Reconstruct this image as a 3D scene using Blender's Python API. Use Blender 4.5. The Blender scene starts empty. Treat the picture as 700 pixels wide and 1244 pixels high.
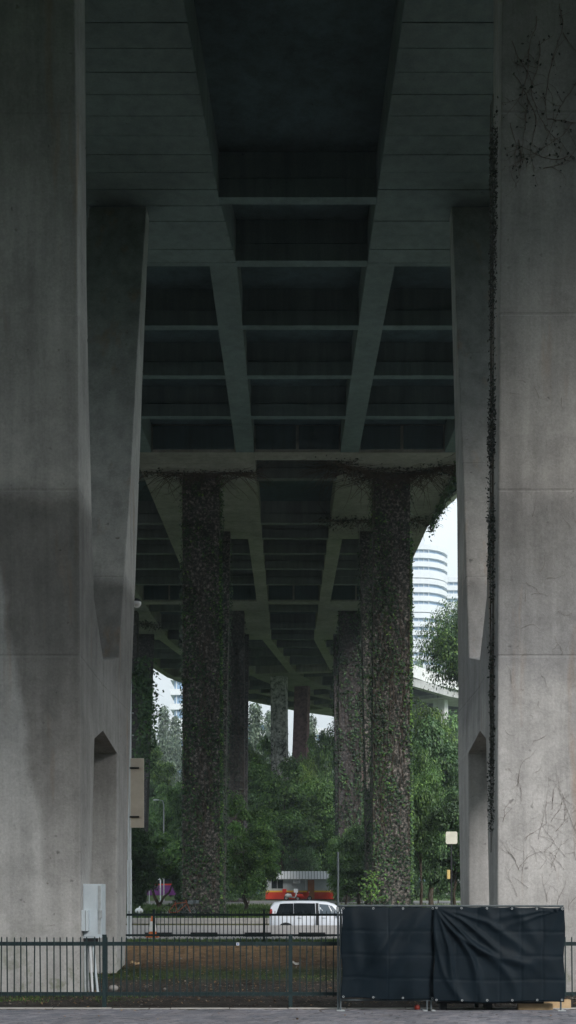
import bpy, math, random
import numpy as np
from mathutils import Vector, Matrix
R = math.radians
rnd = random.Random(7)
sc = bpy.context.scene
col = sc.collection

# ------------------------------------------------------------------ camera, world, sun, exposure
F = 1400.0            # focal length in pixels of the 700 px wide photograph
CH = 1.8              # camera height
HZ = 1083.0           # row of the horizon
cd = bpy.data.cameras.new('camera')
cam = bpy.data.objects.new('camera', cd); col.objects.link(cam)
cam.location = (0, 0, CH); cam.rotation_euler = (R(90), 0, 0)
cd.sensor_fit = 'HORIZONTAL'; cd.sensor_width = 36; cd.lens = 36*F/700
cd.shift_y = (HZ-622)/700
cd.clip_start = 0.1; cd.clip_end = 6000
sc.camera = cam

SUN_EL, SUN_AZ = 33, 149     # azimuth clockwise from +Y: light comes from the right, a little from behind
wd = bpy.data.worlds.new('World'); sc.world = wd; wd.use_nodes = True
nt = wd.node_tree; nt.nodes.clear()
sky = nt.nodes.new('ShaderNodeTexSky'); sky.sky_type = 'NISHITA'; sky.sun_disc = False
sky.sun_elevation = R(SUN_EL); sky.sun_rotation = R(SUN_AZ); sky.dust_density = 3.0; sky.air_density = 1.0
hsv = nt.nodes.new('ShaderNodeHueSaturation'); hsv.inputs['Saturation'].default_value = 0.35
mixc = nt.nodes.new('ShaderNodeMix'); mixc.data_type = 'RGBA'
mixc.inputs[0].default_value = 0.9
mixc.inputs[7].default_value = (8.2, 9.0, 9.4, 1)     # the even white of a thick cloud sheet
bg = nt.nodes.new('ShaderNodeBackground'); bg.inputs['Strength'].default_value = 0.094
wo = nt.nodes.new('ShaderNodeOutputWorld')
nt.links.new(sky.outputs[0], hsv.inputs['Color']); nt.links.new(hsv.outputs[0], mixc.inputs[6])
# an overcast sky is about three times as bright overhead as at the horizon
tcw = nt.nodes.new('ShaderNodeTexCoord'); sx = nt.nodes.new('ShaderNodeSeparateXYZ'); nt.links.new(tcw.outputs['Generated'], sx.inputs[0])
mr = nt.nodes.new('ShaderNodeMapRange'); mr.inputs['From Min'].default_value = 0; mr.inputs['From Max'].default_value = 1
mr.inputs['To Min'].default_value = .38; mr.inputs['To Max'].default_value = 1.6; nt.links.new(sx.outputs['Z'], mr.inputs['Value'])
mulw = nt.nodes.new('ShaderNodeVectorMath'); mulw.operation = 'SCALE'
nt.links.new(mixc.outputs[2], mulw.inputs[0]); nt.links.new(mr.outputs[0], mulw.inputs['Scale'])
nt.links.new(mulw.outputs[0], bg.inputs[0]); nt.links.new(bg.outputs[0], wo.inputs[0])
sd = bpy.data.lights.new('sun', 'SUN'); sd.energy = 2.0; sd.angle = R(22); sd.color = (1, .95, .9)
sun = bpy.data.objects.new('sun', sd); col.objects.link(sun)
az, el = R(SUN_AZ), R(SUN_EL)
dirv = Vector((math.sin(az)*math.cos(el), math.cos(az)*math.cos(el), math.sin(el)))
sun.rotation_euler = dirv.to_track_quat('Z', 'Y').to_euler()
sun.location = (60, -40, 90)
vs = sc.view_settings
vs.view_transform = 'Standard'; vs.look = 'None'; vs.exposure = 0.95; vs.gamma = 1; vs.use_curve_mapping = False
cy = sc.cycles
cy.max_bounces = 6; cy.diffuse_bounces = 4; cy.glossy_bounces = 2; cy.transmission_bounces = 2
cy.volume_bounces = 0; cy.transparent_max_bounces = 4
cy.use_denoising = True; cy.use_adaptive_sampling = True; cy.adaptive_threshold = 0.02
cy.caustics_reflective = False; cy.caustics_refractive = False
HAZE = 0.0005

# ------------------------------------------------------------------ helpers
def px(x, Z): return (x-350)*Z/F
def hgt(y, Z): return CH + (HZ-y)*Z/F          # height of a picture row at distance Z

class MB:
    def __init__(s): s.v = []; s.f = []; s.m = []
    def add(s, vs_, fs_, mi=0):
        n = len(s.v); s.v += [tuple(v) for v in vs_]
        s.f += [tuple(i+n for i in f) for f in fs_]; s.m += [mi]*len(fs_)
    def box(s, x0, x1, y0, y1, z0, z1, mi=0, M=None):
        vs_ = [Vector((x, y, z)) for z in (z0, z1) for y in (y0, y1) for x in (x0, x1)]
        if M: vs_ = [M @ v for v in vs_]
        s.add(vs_, [(0,2,3,1),(4,5,7,6),(0,1,5,4),(2,6,7,3),(0,4,6,2),(1,3,7,5)], mi)
    def loft(s, rings, mi=0, caps=True):
        n = len(rings[0]); vs_ = [p for r_ in rings for p in r_]; fs_ = []
        for k in range(len(rings)-1):
            for i in range(n):
                a, b = k*n+i, k*n+(i+1) % n
                fs_.append((a, b, b+n, a+n))
        if caps:
            fs_.append(tuple(reversed(range(n)))); fs_.append(tuple(range((len(rings)-1)*n, len(rings)*n)))
        s.add(vs_, fs_, mi)
    def tube(s, pts, r0, r1=None, n=6, mi=0):
        pts = [Vector(p) for p in pts]; r1 = r0 if r1 is None else r1
        rings = []; up = Vector((0.13, 0.21, 1)).normalized()
        for i, p in enumerate(pts):
            d = (pts[min(i+1, len(pts)-1)]-pts[max(i-1, 0)])
            if d.length < 1e-9: d = Vector((0,0,1))
            d.normalize(); a = d.cross(up)
            if a.length < .1: a = d.cross(Vector((1,0,0)))
            a.normalize(); b = a.cross(d)
            r_ = r0+(r1-r0)*i/max(1, len(pts)-1)
            rings.append([p+(a*math.cos(t)+b*math.sin(t))*r_ for t in [2*math.pi*k/n for k in range(n)]])
        s.loft(rings, mi)
    def torus(s, c, Rr, r, axis='Y', n=20, m=6, mi=0):
        rings = []
        for k in range(n):
            t = 2*math.pi*k/n; rr = []
            for j in range(m):
                q = 2*math.pi*j/m; d = Rr+r*math.cos(q); w = r*math.sin(q)
                if axis == 'Y': p = Vector((d*math.cos(t), w, d*math.sin(t)))
                else: p = Vector((w, d*math.cos(t), d*math.sin(t)))
                rr.append(p+Vector(c))
            rings.append(rr)
        s.loft(rings+[rings[0]], mi, caps=False)
    def build(s, name, mats, parent=None, smooth=False, bevel=0):
        me = bpy.data.meshes.new(name); me.from_pydata(s.v, [], s.f)
        if not isinstance(mats, (list, tuple)): mats = [mats]
        for m in mats: me.materials.append(m)
        if len(mats) > 1: me.polygons.foreach_set('material_index', s.m)
        if smooth: me.polygons.foreach_set('use_smooth', [True]*len(me.polygons))
        me.update()
        o = link(name, me, parent)
        if bevel:
            b = o.modifiers.new('bevel', 'BEVEL'); b.width = bevel; b.segments = 2; b.limit_method = 'ANGLE'
        return o
def link(name, me, parent=None, loc=None, rz=None):
    o = bpy.data.objects.new(name, me); col.objects.link(o)
    if parent: o.parent = parent
    if loc is not None: o.location = loc
    if rz is not None: o.rotation_euler = (0, 0, rz)
    return o
def tag(o, label=None, cat=None, group=None, kind=None):
    if label: o['label'] = label
    if cat: o['category'] = cat
    if group: o['group'] = group
    if kind: o['kind'] = kind
    return o
def thing(name, label, cat, loc=(0,0,0), rz=0, group=None):
    return tag(link(name, None, None, loc, rz), label, cat, group)
def copy_tree(o, parent=None):
    c = o.copy(); col.objects.link(c); c.parent = parent
    for ch in list(o.children): copy_tree(ch, c)
    return c
def npmesh(name, V, Fq, mat):
    me = bpy.data.meshes.new(name)
    nv, nf = len(V), len(Fq); k = Fq.shape[1]
    me.vertices.add(nv); me.vertices.foreach_set('co', V.astype(np.float32).ravel())
    me.loops.add(nf*k); me.loops.foreach_set('vertex_index', Fq.astype(np.int32).ravel())
    me.polygons.add(nf); me.polygons.foreach_set('loop_start', np.arange(0, nf*k, k, dtype=np.int32))
    me.polygons.foreach_set('loop_total', np.full(nf, k, dtype=np.int32))
    me.update(calc_edges=True); me.validate()
    if mat: me.materials.append(mat)
    return me
def leaf_quads(C, N, size, rng, aspect=.62):
    """one folded diamond leaf per centre C, facing about N"""
    n = len(C)
    N = N/np.maximum(np.linalg.norm(N, axis=1, keepdims=True), 1e-6)
    t = rng.normal(size=(n, 3)); a = np.cross(N, t); a /= np.maximum(np.linalg.norm(a, axis=1, keepdims=True), 1e-6)
    b = np.cross(N, a); s_ = np.asarray(size).reshape(-1, 1)*np.ones((n, 1))
    V = np.stack([C-a*s_, C-b*s_*aspect*.9+N*s_*.12, C+a*s_, C+b*s_*aspect+N*s_*.12], axis=1).reshape(-1, 3)
    Fq = np.arange(4*n).reshape(n, 4)
    return V, Fq

# ------------------------------------------------------------------ materials
def mat(name, color, rough=.8, metal=0, spec=.3):
    m = bpy.data.materials.new(name); m.use_nodes = True
    b = m.node_tree.nodes['Principled BSDF']
    b.inputs['Base Color'].default_value = (*color, 1); b.inputs['Roughness'].default_value = rough
    b.inputs['Metallic'].default_value = metal; b.inputs['Specular IOR Level'].default_value = spec
    return m
class NT:
    def __init__(s, m): s.t = m.node_tree; s.b = s.t.nodes['Principled BSDF']; s.pos = s.t.nodes.new('ShaderNodeNewGeometry').outputs['Position']
    def n(s, typ, **kw):
        x = s.t.nodes.new(typ)
        for k, v in kw.items(): setattr(x, k, v)
        return x
    def l(s, a, b): s.t.links.new(a, b)
    def mapped(s, scale, src=None):
        m = s.n('ShaderNodeMapping'); m.inputs['Scale'].default_value = scale; s.l(src or s.pos, m.inputs[0]); return m.outputs[0]
    def noise(s, scale, detail=4, rough=.55, vec=None, dist=0):
        x = s.n('ShaderNodeTexNoise'); x.inputs['Scale'].default_value = scale; x.inputs['Detail'].default_value = detail
        x.inputs['Roughness'].default_value = rough; x.inputs['Distortion'].default_value = dist
        s.l(vec or s.pos, x.inputs['Vector']); return x.outputs['Fac']
    def ramp(s, fac, stops):
        x = s.n('ShaderNodeValToRGB'); e = x.color_ramp.elements
        while len(e) < len(stops): e.new(.5)
        for k, (p, c) in enumerate(stops):
            e[k].position = p; e[k].color = (*(c if isinstance(c, tuple) else (c, c, c)), 1)
        s.l(fac, x.inputs[0]); return x.outputs[0]
    def mix(s, fac, a, b, typ='MIX'):
        x = s.n('ShaderNodeMix', data_type='RGBA', blend_type=typ)
        for v, i in ((fac, 0), (a, 6), (b, 7)):
            if isinstance(v, (int, float)): x.inputs[i].default_value = v
            elif isinstance(v, tuple): x.inputs[i].default_value = (*v, 1)
            else: s.l(v, x.inputs[i])
        return x.outputs[2]
    def math(s, op, a, b=0.0):
        x = s.n('ShaderNodeMath', operation=op)
        for v, i in ((a, 0), (b, 1)):
            if isinstance(v, (int, float)): x.inputs[i].default_value = v
            else: s.l(v, x.inputs[i])
        return x.outputs[0]
    def bump(s, h, strength=.4, dist=.02):
        x = s.n('ShaderNodeBump'); x.inputs['Strength'].default_value = strength; x.inputs['Distance'].default_value = dist
        s.l(h, x.inputs['Height']); s.l(x.outputs[0], s.b.inputs['Normal'])
    def color(s, c): s.l(c, s.b.inputs['Base Color'])
    def sep(s):
        x = s.n('ShaderNodeSeparateXYZ'); s.l(s.pos, x.inputs[0]); return x.outputs

def concrete(name, base, bands=False, grime=.35, tint=(1, 1, 1)):
    m = mat(name, base, .88, spec=.15); k = NT(m)
    big = k.ramp(k.noise(.35, 5, .6), [(.3, 1-grime), (.7, 1.08)])
    streak = k.ramp(k.noise(1.0, 5, .65, k.mapped((3.2, 3.2, .16))), [(.32, 1-grime*.8), (.62, 1.05)])
    fine = k.ramp(k.noise(22, 4, .7), [(.3, .86), (.7, 1.1)])
    pore = k.ramp(k.noise(7, 3, .5), [(.22, .55), (.30, 1.0)])
    c = k.mix(1, base, big, 'MULTIPLY'); c = k.mix(1, c, streak, 'MULTIPLY')
    c = k.mix(1, c, fine, 'MULTIPLY'); c = k.mix(1, c, pore, 'MULTIPLY')
    if bands:   # pour and dirt tones by height; upper stops also paint in the under-deck shade
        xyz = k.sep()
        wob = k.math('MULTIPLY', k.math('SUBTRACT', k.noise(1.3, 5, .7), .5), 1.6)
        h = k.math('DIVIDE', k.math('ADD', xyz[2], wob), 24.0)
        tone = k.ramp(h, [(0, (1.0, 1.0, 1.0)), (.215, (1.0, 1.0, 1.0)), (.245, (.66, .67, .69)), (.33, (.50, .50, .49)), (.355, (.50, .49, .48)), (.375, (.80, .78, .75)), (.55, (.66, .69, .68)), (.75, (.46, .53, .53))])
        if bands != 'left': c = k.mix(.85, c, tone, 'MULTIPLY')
        else:   # a wide damp stain, with the rain-washed concrete to its left left pale
            edge = k.math('ADD', k.math('ADD', xyz[0], k.math('MULTIPLY', xyz[2], .15)), 3.85)
            edge = k.math('ADD', edge, k.math('MULTIPLY', k.math('SUBTRACT', k.noise(.9, 4, .6), .5), .5))
            e1 = k.ramp(k.math('ADD', k.math('MULTIPLY', edge, 2.2), .5), [(.25, 0.0), (.6, 1.0)])
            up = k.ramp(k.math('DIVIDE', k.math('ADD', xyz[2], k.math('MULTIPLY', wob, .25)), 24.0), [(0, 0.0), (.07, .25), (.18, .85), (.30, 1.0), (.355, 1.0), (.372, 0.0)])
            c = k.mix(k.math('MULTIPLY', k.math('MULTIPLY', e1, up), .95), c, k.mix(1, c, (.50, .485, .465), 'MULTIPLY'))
            tl = k.ramp(h, [(0, (1, 1, 1)), (.24, (1, 1, 1)), (.26, (.9, .9, .9)), (.35, (.86, .86, .86)), (.37, (.95, .93, .9)), (.55, (.74, .77, .76)), (.75, (.46, .53, .53))]); c = k.mix(1, c, tl, 'MULTIPLY')  # top stops put the deck's shade into the left pier colour
        moss = k.ramp(k.noise(3.0, 5, .7), [(.5, 0.0), (.62, 1.0)])
        low = k.ramp(k.math('DIVIDE', xyz[2], 24.0), [(0, 1.0), (.06, 0.0)])
        c = k.mix(k.math('MULTIPLY', k.math('MULTIPLY', moss, low), .6), c, (.12, .15, .06))
        rust = k.ramp(k.noise(1.0, 4, .6, k.mapped((1.9, 1.9, .22))), [(.60, 0.0), (.72, 1.0)])
        c = k.mix(k.math('MULTIPLY', rust, .35), c, (.30, .17, .08))
        blot = k.ramp(k.noise(1.1, 7, .78), [(.40, .84), (.52, 1.0), (.66, 1.07)]); c = k.mix(1, c, blot, 'MULTIPLY')
        spot = k.ramp(k.noise(5.5, 2, .5), [(.20, (.35, .3, .26)), (.27, (1, 1, 1))]); c = k.mix(.8, c, spot, 'MULTIPLY')
    k.color(c)
    h = k.math('ADD', k.noise(30, 5, .7), k.math('MULTIPLY', k.noise(3, 3), 2.0))
    k.bump(h, .45, .012)
    return m
def leafmat(name, stops, transl=.25, nscale=.6):
    m = mat(name, (.06, .1, .03), .55, spec=.35); k = NT(m)
    g = k.n('ShaderNodeNewGeometry')
    c = k.ramp(g.outputs['Random Per Island'], stops)
    v = k.ramp(k.noise(nscale, 4, .6), [(.32, .42), (.5, .95), (.68, 1.5)])
    c = k.mix(1, c, v, 'MULTIPLY'); k.color(c)
    tr = k.n('ShaderNodeBsdfTranslucent'); k.l(c, tr.inputs[0])
    mx = k.n('ShaderNodeMixShader'); mx.inputs[0].default_value = transl
    out = m.node_tree.nodes['Material Output']
    k.l(k.b.outputs[0], mx.inputs[1]); k.l(tr.outputs[0], mx.inputs[2]); k.l(mx.outputs[0], out.inputs[0])
    return m
def mottled(name, stops, scale=8, rough=.9, detail=5, bump=.5, bd=.02):
    m = mat(name, (.2, .2, .2), rough, spec=.2); k = NT(m)
    f = k.noise(scale, detail, .65); k.color(k.ramp(f, stops)); k.bump(k.noise(scale*2.3, 4, .7), bump, bd)
    return m

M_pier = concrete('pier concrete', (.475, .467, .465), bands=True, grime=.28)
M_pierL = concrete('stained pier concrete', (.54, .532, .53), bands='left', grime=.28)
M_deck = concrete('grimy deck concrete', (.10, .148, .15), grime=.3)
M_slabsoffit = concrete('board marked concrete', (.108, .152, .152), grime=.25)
M_farcross = concrete('far crossbeam concrete', (.125, .148, .140), grime=.3)  # crossbeam tone between the near deck and the far girders
M_farbeam = concrete('lit-toned far deck concrete', (.24, .245, .22), grime=.3)  # near deck concrete made lighter, daylight on the far spans put into colour
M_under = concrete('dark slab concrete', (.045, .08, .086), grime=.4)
M_pale = concrete('lit-toned clean concrete', (.42, .43, .43), grime=.2)  # cleaner concrete of the curve, its daylight also put into the colour
M_parapet = concrete('pale painted concrete', (.70, .72, .72), grime=.12)
M_ivypier = mottled('concrete under dried creeper', [(.34, (.015, .018, .016)), (.47, (.032, .035, .03)), (.57, (.12, .108, .098)), (.73, (.33, .30, .275))], 7.5, bump=.6, bd=.04)
M_ivypier2 = mottled('brown creeper bark', [(.32, (.012, .014, .015)), (.5, (.05, .046, .047)), (.7, (.13, .115, .115))], 6, bump=1, bd=.05)
M_ivypier3 = mottled('reddish weathered concrete', [(.3, (.05, .03, .03)), (.6, (.20, .12, .12))], 3, bump=.6)
M_metal_green = mottled('dark green painted steel', [(.3, (.011, .022, .025)), (.7, (.022, .041, .045))], 14, rough=.5, bump=.1)
M_galv = mottled('galvanised steel', [(.3, (.30, .33, .35)), (.7, (.46, .49, .51))], 12, rough=.45, bump=.1)
M_white = mottled('white painted steel', [(.3, (.62, .66, .70)), (.7, (.74, .77, .80))], 4, rough=.5, bump=.05)
M_cab = mottled('pale grey cabinet paint', [(.3, (.50, .57, .63)), (.7, (.60, .67, .72))], 3, rough=.5, bump=.05)
M_beige = mottled('weathered beige sign back', [(.3, (.58, .50, .42)), (.7, (.72, .64, .55))], 2.2, rough=.6, bump=.1)
M_dark = mat('dark rubber', (.015, .017, .02), .7)
M_glass = mat('tinted glass', (.01, .014, .018), .12, spec=.6)
M_bark = mottled('tree bark', [(.3, (.03, .024, .018)), (.7, (.10, .08, .06))], 9, bump=.9, bd=.04)
M_vine = mottled('dry vine stem', [(.3, (.035, .028, .022)), (.7, (.10, .08, .06))], 20)
M_leafA = leafmat('mid green leaves', [(0, (.055, .115, .045)), (.55, (.105, .205, .065)), (.9, (.17, .30, .085)), (1, (.24, .38, .10))], .4)
M_leafB = leafmat('dark green leaves', [(0, (.03, .07, .032)), (.6, (.065, .135, .05)), (1, (.12, .21, .07))])
M_leafC = leafmat('fresh green leaves', [(0, (.04, .09, .02)), (.6, (.09, .17, .035)), (1, (.19, .28, .06))], .35)
M_leafU = leafmat('glossy tall tree leaves', [(0, (.015, .04, .016)), (.6, (.04, .095, .028)), (1, (.15, .25, .05))], .2)
M_leafF = leafmat('feathery grey green needles', [(0, (.06, .09, .06)), (.6, (.09, .13, .085)), (1, (.14, .18, .12))])
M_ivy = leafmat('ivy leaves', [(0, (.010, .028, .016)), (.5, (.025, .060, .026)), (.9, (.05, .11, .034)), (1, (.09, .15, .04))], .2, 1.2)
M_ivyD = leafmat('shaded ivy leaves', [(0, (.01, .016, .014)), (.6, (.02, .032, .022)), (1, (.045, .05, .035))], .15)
M_ivyB = leafmat('young ivy leaves', [(0, (.05, .12, .03)), (.6, (.11, .22, .045)), (1, (.2, .33, .07))], .35)
M_grass = leafmat('grass blades', [(0, (.03, .07, .015)), (.6, (.06, .12, .025)), (1, (.12, .17, .05))], .2)
M_litter = leafmat('fallen leaves', [(0, (.06, .035, .02)), (.5, (.16, .09, .04)), (.93, (.22, .15, .08)), (1, (.34, .3, .25))], .05)

# ------------------------------------------------------------------ the ground
PROF = [(-400, 0), (18.2, 0), (22.3, .0), (24.2, .07), (26.5, .26), (28.6, .46), (29.6, .485), (31, .48), (46.6, .41), (46.75, -.33), (53.3, -.33), (53.45, .46),
        (62, .48), (74, .66), (81, .82), (98, 1.0), (102, 1.05), (140, 1.3), (250, 1.3), (2600, 1.3)]
def level(y):
    for (a, h), (b, g) in zip(PROF, PROF[1:]):
        if y <= b: return h+(g-h)*(y-a)/(b-a)
    return PROF[-1][1]
def ground_material():
    m = mat('ground soil and grass', (.1, .08, .06), .95, spec=.1); k = NT(m)
    xyz = k.sep()
    wob = k.math('MULTIPLY', k.math('SUBTRACT', k.noise(1.1, 4, .7), .5), 1.5)
    y = k.math('DIVIDE', k.math('ADD', xyz[1], wob), 100.0)
    grit = k.ramp(k.noise(26, 5, .8), [(.3, .55), (.55, 1.0), (.72, 1.7)])
    zone = k.ramp(y, [(.0, (.068, .060, .053)), (.225, (.064, .056, .050)), (.236, (.05, .066, .03)), (.247, (.05, .066, .03)), (.254, (.105, .068, .042)),
                      (.268, (.20, .125, .07)), (.292, (.35, .215, .11)), (.305, (.10, .12, .05)), (.53, (.11, .10, .06)), (.545, (.06, .10, .03))])
    far = k.ramp(k.noise(.35, 5, .6), [(.35, (.05, .09, .025)), (.65, (.11, .16, .05))])
    isfar = k.math('GREATER_THAN', xyz[1], 60.0)
    c = k.mix(isfar, zone, far); c = k.mix(1, c, grit, 'MULTIPLY')
    patch = k.ramp(k.noise(.8, 4, .6), [(.4, .75), (.7, 1.15)]); c = k.mix(1, c, patch, 'MULTIPLY')
    c = k.mix(1, c, k.ramp(k.noise(4.5, 5, .75), [(.36, .55), (.5, 1.0), (.66, 1.3)]), 'MULTIPLY')
    k.color(c); k.bump(k.noise(18, 6, .8), 1, .04)
    return m
M_ground = ground_material()
def sheet(name, y0, y1, x0, x1, m, off=0, wob=0, step=None, kind='structure'):
    ys = set([y0, y1]+[a for a, _ in PROF if y0 < a < y1])
    if step:
        t = y0
        while t < y1: ys.add(round(t, 3)); t += step
    ys = sorted(ys)
    xs = [x0+(x1-x0)*i/60 for i in range(61)] if wob else [x0, x1]
    rg = random.Random(3)
    b = MB(); n = len(xs)
    for y in ys:
        for x in xs:
            w = wob*(rg.random()-.5) if (18.5 < y < 29.4) else 0
            b.v.append((x, y, level(y)+off+w))
    for j in range(len(ys)-1):
        for i in range(n-1):
            a = j*n+i; b.f.append((a, a+1, a+1+n, a+n)); b.m.append(0)
    o = b.build(name, m); tag(o, kind=kind); return o
big = MB()
ysG = sorted(set([a for a, _ in PROF]+[18.5+.25*i for i in range(45)]))
xsG = [-1500, -200, -40]+[-12+.25*i for i in range(97)]+[40, 200, 1500]
rg = random.Random(5)
for y in ysG:
    for x in xsG:
        w = .045*(rg.random()-.5) if (18.6 < y < 29.3 and abs(x) < 13) else 0
        big.v.append((x, y, level(y)+w))
nx = len(xsG)
for j in range(len(ysG)-1):
    for i in range(nx-1):
        a = j*nx+i; big.f.append((a, a+1, a+1+nx, a+nx)); big.m.append(0)
tag(big.build('ground', M_ground, smooth=True), kind='structure')

M_asphalt = mottled('worn asphalt', [(.3, (.13, .13, .135)), (.7, (.22, .22, .225))], 7, bump=.4)
M_lot = mottled('pale concrete paving', [(.3, (.25, .235, .23)), (.7, (.38, .36, .355))], 2.4, bump=.3)
M_kerb = mottled('kerb concrete', [(.3, (.28, .27, .26)), (.7, (.44, .43, .41))], 5, bump=.4)
M_line = mottled('worn road paint', [(.3, (.55, .55, .53)), (.6, (.78, .78, .76))], 9)
sheet('car_park_paving', 31.4, 46.45, -40, 40, M_lot, .008)
sheet('sunken_lane', 46.9, 53.2, -60, 60, M_asphalt, .008)
sheet('far_road', 81.5, 97.5, -160, 160, M_asphalt, .01)
for y in (89.2,):
    b = MB()
    for i in range(-14, 15):
        b.box(i*6-1.2, i*6+1.2, y-.07, y+.07, level(y)+.014, level(y)+.018)
    tag(b.build('lane_marking', M_line), kind='structure')
def kerb(name, y0, y1, x0, x1, z0, z1, L=1.0, indiv=False):
    """a kerb with its stones"""
    root = thing(name, None, None); root['kind'] = 'structure'
    b = MB(); b.box(-L/2+.006, L/2-.006, y0, y1, z0, z1)
    o = b.build('kerb_stone', M_kerb, root, bevel=.012); o.location.x = x0+L/2
    k = 1
    while x0+L*(k+1) <= x1 and k < 60:
        c = o.copy(); col.objects.link(c); c.parent = root; c.location.x = x0+L*(k+.5); k += 1
    return root
kerb('lane_kerb', 46.45, 46.72, -14, 14, .2, .425)
kerb('far_lane_kerb', 53.42, 53.62, -14, 14, .2, .56)
kerb('road_kerb', 81.2, 81.45, -25, 25, .6, .93)

# brick footpath in the foreground: pavers laid on the diagonal
path_base = MB(); path_base.box(-60, 60, 5, 17.62, -.3, -.006)
M_joint = mottled('sandy joint', [(.3, (.05, .047, .045)), (.7, (.09, .085, .08))], 20)
fp = tag(path_base.build('footpath', M_joint), kind='structure')
b = MB(); b.box(-60, 60, -40, 5, -.3, -.001); tag(b.build('footpath_behind', M_joint), kind='structure')
M_paver = mat('grey brick pavers', (.2, .2, .21), .9, spec=.15); k = NT(M_paver)
oi = k.n('ShaderNodeNewGeometry'); ob = k.n('ShaderNodeObjectInfo')
v1 = k.math('FRACT', k.math('ADD', oi.outputs['Random Per Island'], ob.outputs['Random']))
c = k.ramp(v1, [(0, (.14, .145, .17)), (.5, (.18, .18, .205)), (1, (.23, .22, .24))])
c = k.mix(1, c, k.ramp(k.noise(.9, 4, .7), [(.3, .7), (.7, 1.2)]), 'MULTIPLY')
c = k.mix(1, c, k.ramp(k.noise(45, 4, .7), [(.3, .75), (.7, 1.2)]), 'MULTIPLY')
k.color(c); k.bump(k.noise(60, 4, .7), .5, .004)
PL, PW = .2, .1
rot = Matrix.Rotation(R(33), 4, 'Z')
cells = []
for j in range(-110, 110):
    for i in range(-60, 60):
        p = rot @ Vector((i*PL+(j % 2)*PL/2, j*PW, 0)); p.y += 15.5
        if 12.5 < p.y < 17.54 and abs(p.x) < 5.3: cells.append(p)
cells.sort(key=lambda p: (0 if (abs(p.x) < .262*p.y and p.y > 15.5) else 1, p.y))
pm = MB(); pm.loft([[(-.097, -.047, -.02), (.097, -.047, -.02), (.097, .047, -.02), (-.097, .047, -.02)],
                    [(-.097, -.047, .0), (.097, -.047, .0), (.097, .047, .0), (-.097, .047, .0)],
                    [(-.092, -.042, .004), (.092, -.042, .004), (.092, .042, .004), (-.092, .042, .004)]])
o = pm.build('paver', M_paver, fp); o.location = cells[0]; o.rotation_euler.z = R(33)
for p in cells[1:300]:
    q = o.copy(); col.objects.link(q); q.parent = fp
    q.location = (p.x, p.y, rnd.uniform(-.003, .003)); q.rotation_euler = (R(rnd.uniform(-.8, .8)), R(rnd.uniform(-.8, .8)), R(33+rnd.uniform(-1, 1)))
rest = MB()
for p in cells[300:]:
    Mx = Matrix.Translation((p.x, p.y, rnd.uniform(-.003, .003))) @ Matrix.Rotation(R(33+rnd.uniform(-1, 1)), 4, 'Z') @ Matrix.Rotation(R(rnd.uniform(-.8, .8)), 4, 'X')
    rest.loft([[Mx @ Vector(v) for v in ((-.097, -.047, z), (.097, -.047, z), (.097, .047, z), (-.097, .047, z))] for z in (-.01, .003)])
o = rest.build('paver_field', M_paver, fp); o['kind'] = 'stuff'
b = MB()
for i in range(-8, 8):
    b2 = MB(); b2.box(-.445, .445, 0, .1, -.12, .018)
    if i == -8: e0 = b2.build('edging_stone', M_kerb, fp, bevel=.008); q = e0
    else: q = e0.copy(); col.objects.link(q); q.parent = fp
    q.location = (i*.9+.45, 17.6, rnd.uniform(-.01, .004))

# ------------------------------------------------------------------ the viaduct
CR, CS = 108.0, 104.8
def SOF(s): return CH+16.6+.06*s
def P(s, u, h=0):
    if s <= CS: return Vector((u, s, h))
    a = (s-CS)/CR
    return Vector((CR-(CR-u)*math.cos(a), CS+(CR-u)*math.sin(a), h))
deck = thing('viaduct_deck', 'long concrete road deck on girders overhead, curving away to the right', 'bridge deck')
GIR = [-16.0, -11.3, -6.54, -1.93, 2.77, 7.45]
PAIRS = [(-16.41, -10.89), (-6.95, -1.52), (2.36, 7.86)]
GH = 1.25
SL = [None, (16.0, 34.4), (51.7, 67.6), (86.6, 104.8), (127.5, 143.5), (163, 179), (198.5, 214.5)]
FRONT = [None, 20.1, 55.9, 91.3, 130.8, 166.6, 202]
def srange(a, b, step):
    n = max(1, math.ceil((b-a)/step)); return [a+(b-a)*i/n for i in range(n+1)]
def bar(mb, s0, s1, u0, u1, d0, d1, step=2.5, mi=0):
    """a bar along the road between s0..s1, across u0..u1, from d0 to d1 above the girder soffit"""
    st = srange(s0, s1, step if s1 > CS+1 else 1e9)
    mb.loft([[P(s, u0, SOF(s)+d0), P(s, u1, SOF(s)+d0), P(s, u1, SOF(s)+d1), P(s, u0, SOF(s)+d1)] for s in st], mi)
# slab, in lengths
b = MB()
bar(b, -6, 104.8, -17.5, 8.05, GH, GH+.32); bar(b, 104.8, 290, -17.5, 8.05, GH, GH+.32)
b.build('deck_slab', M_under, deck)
for u0, u1 in ((-17.75, -17.45), (8.0, 8.28)):
    b = MB(); bar(b, -6, 104.8, u0, u1, GH-.2, GH+1.35); bar(b, 104.8, 290, u0, u1, GH-.2, GH+1.35)
    b.build('parapet', M_parapet, deck)
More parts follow.
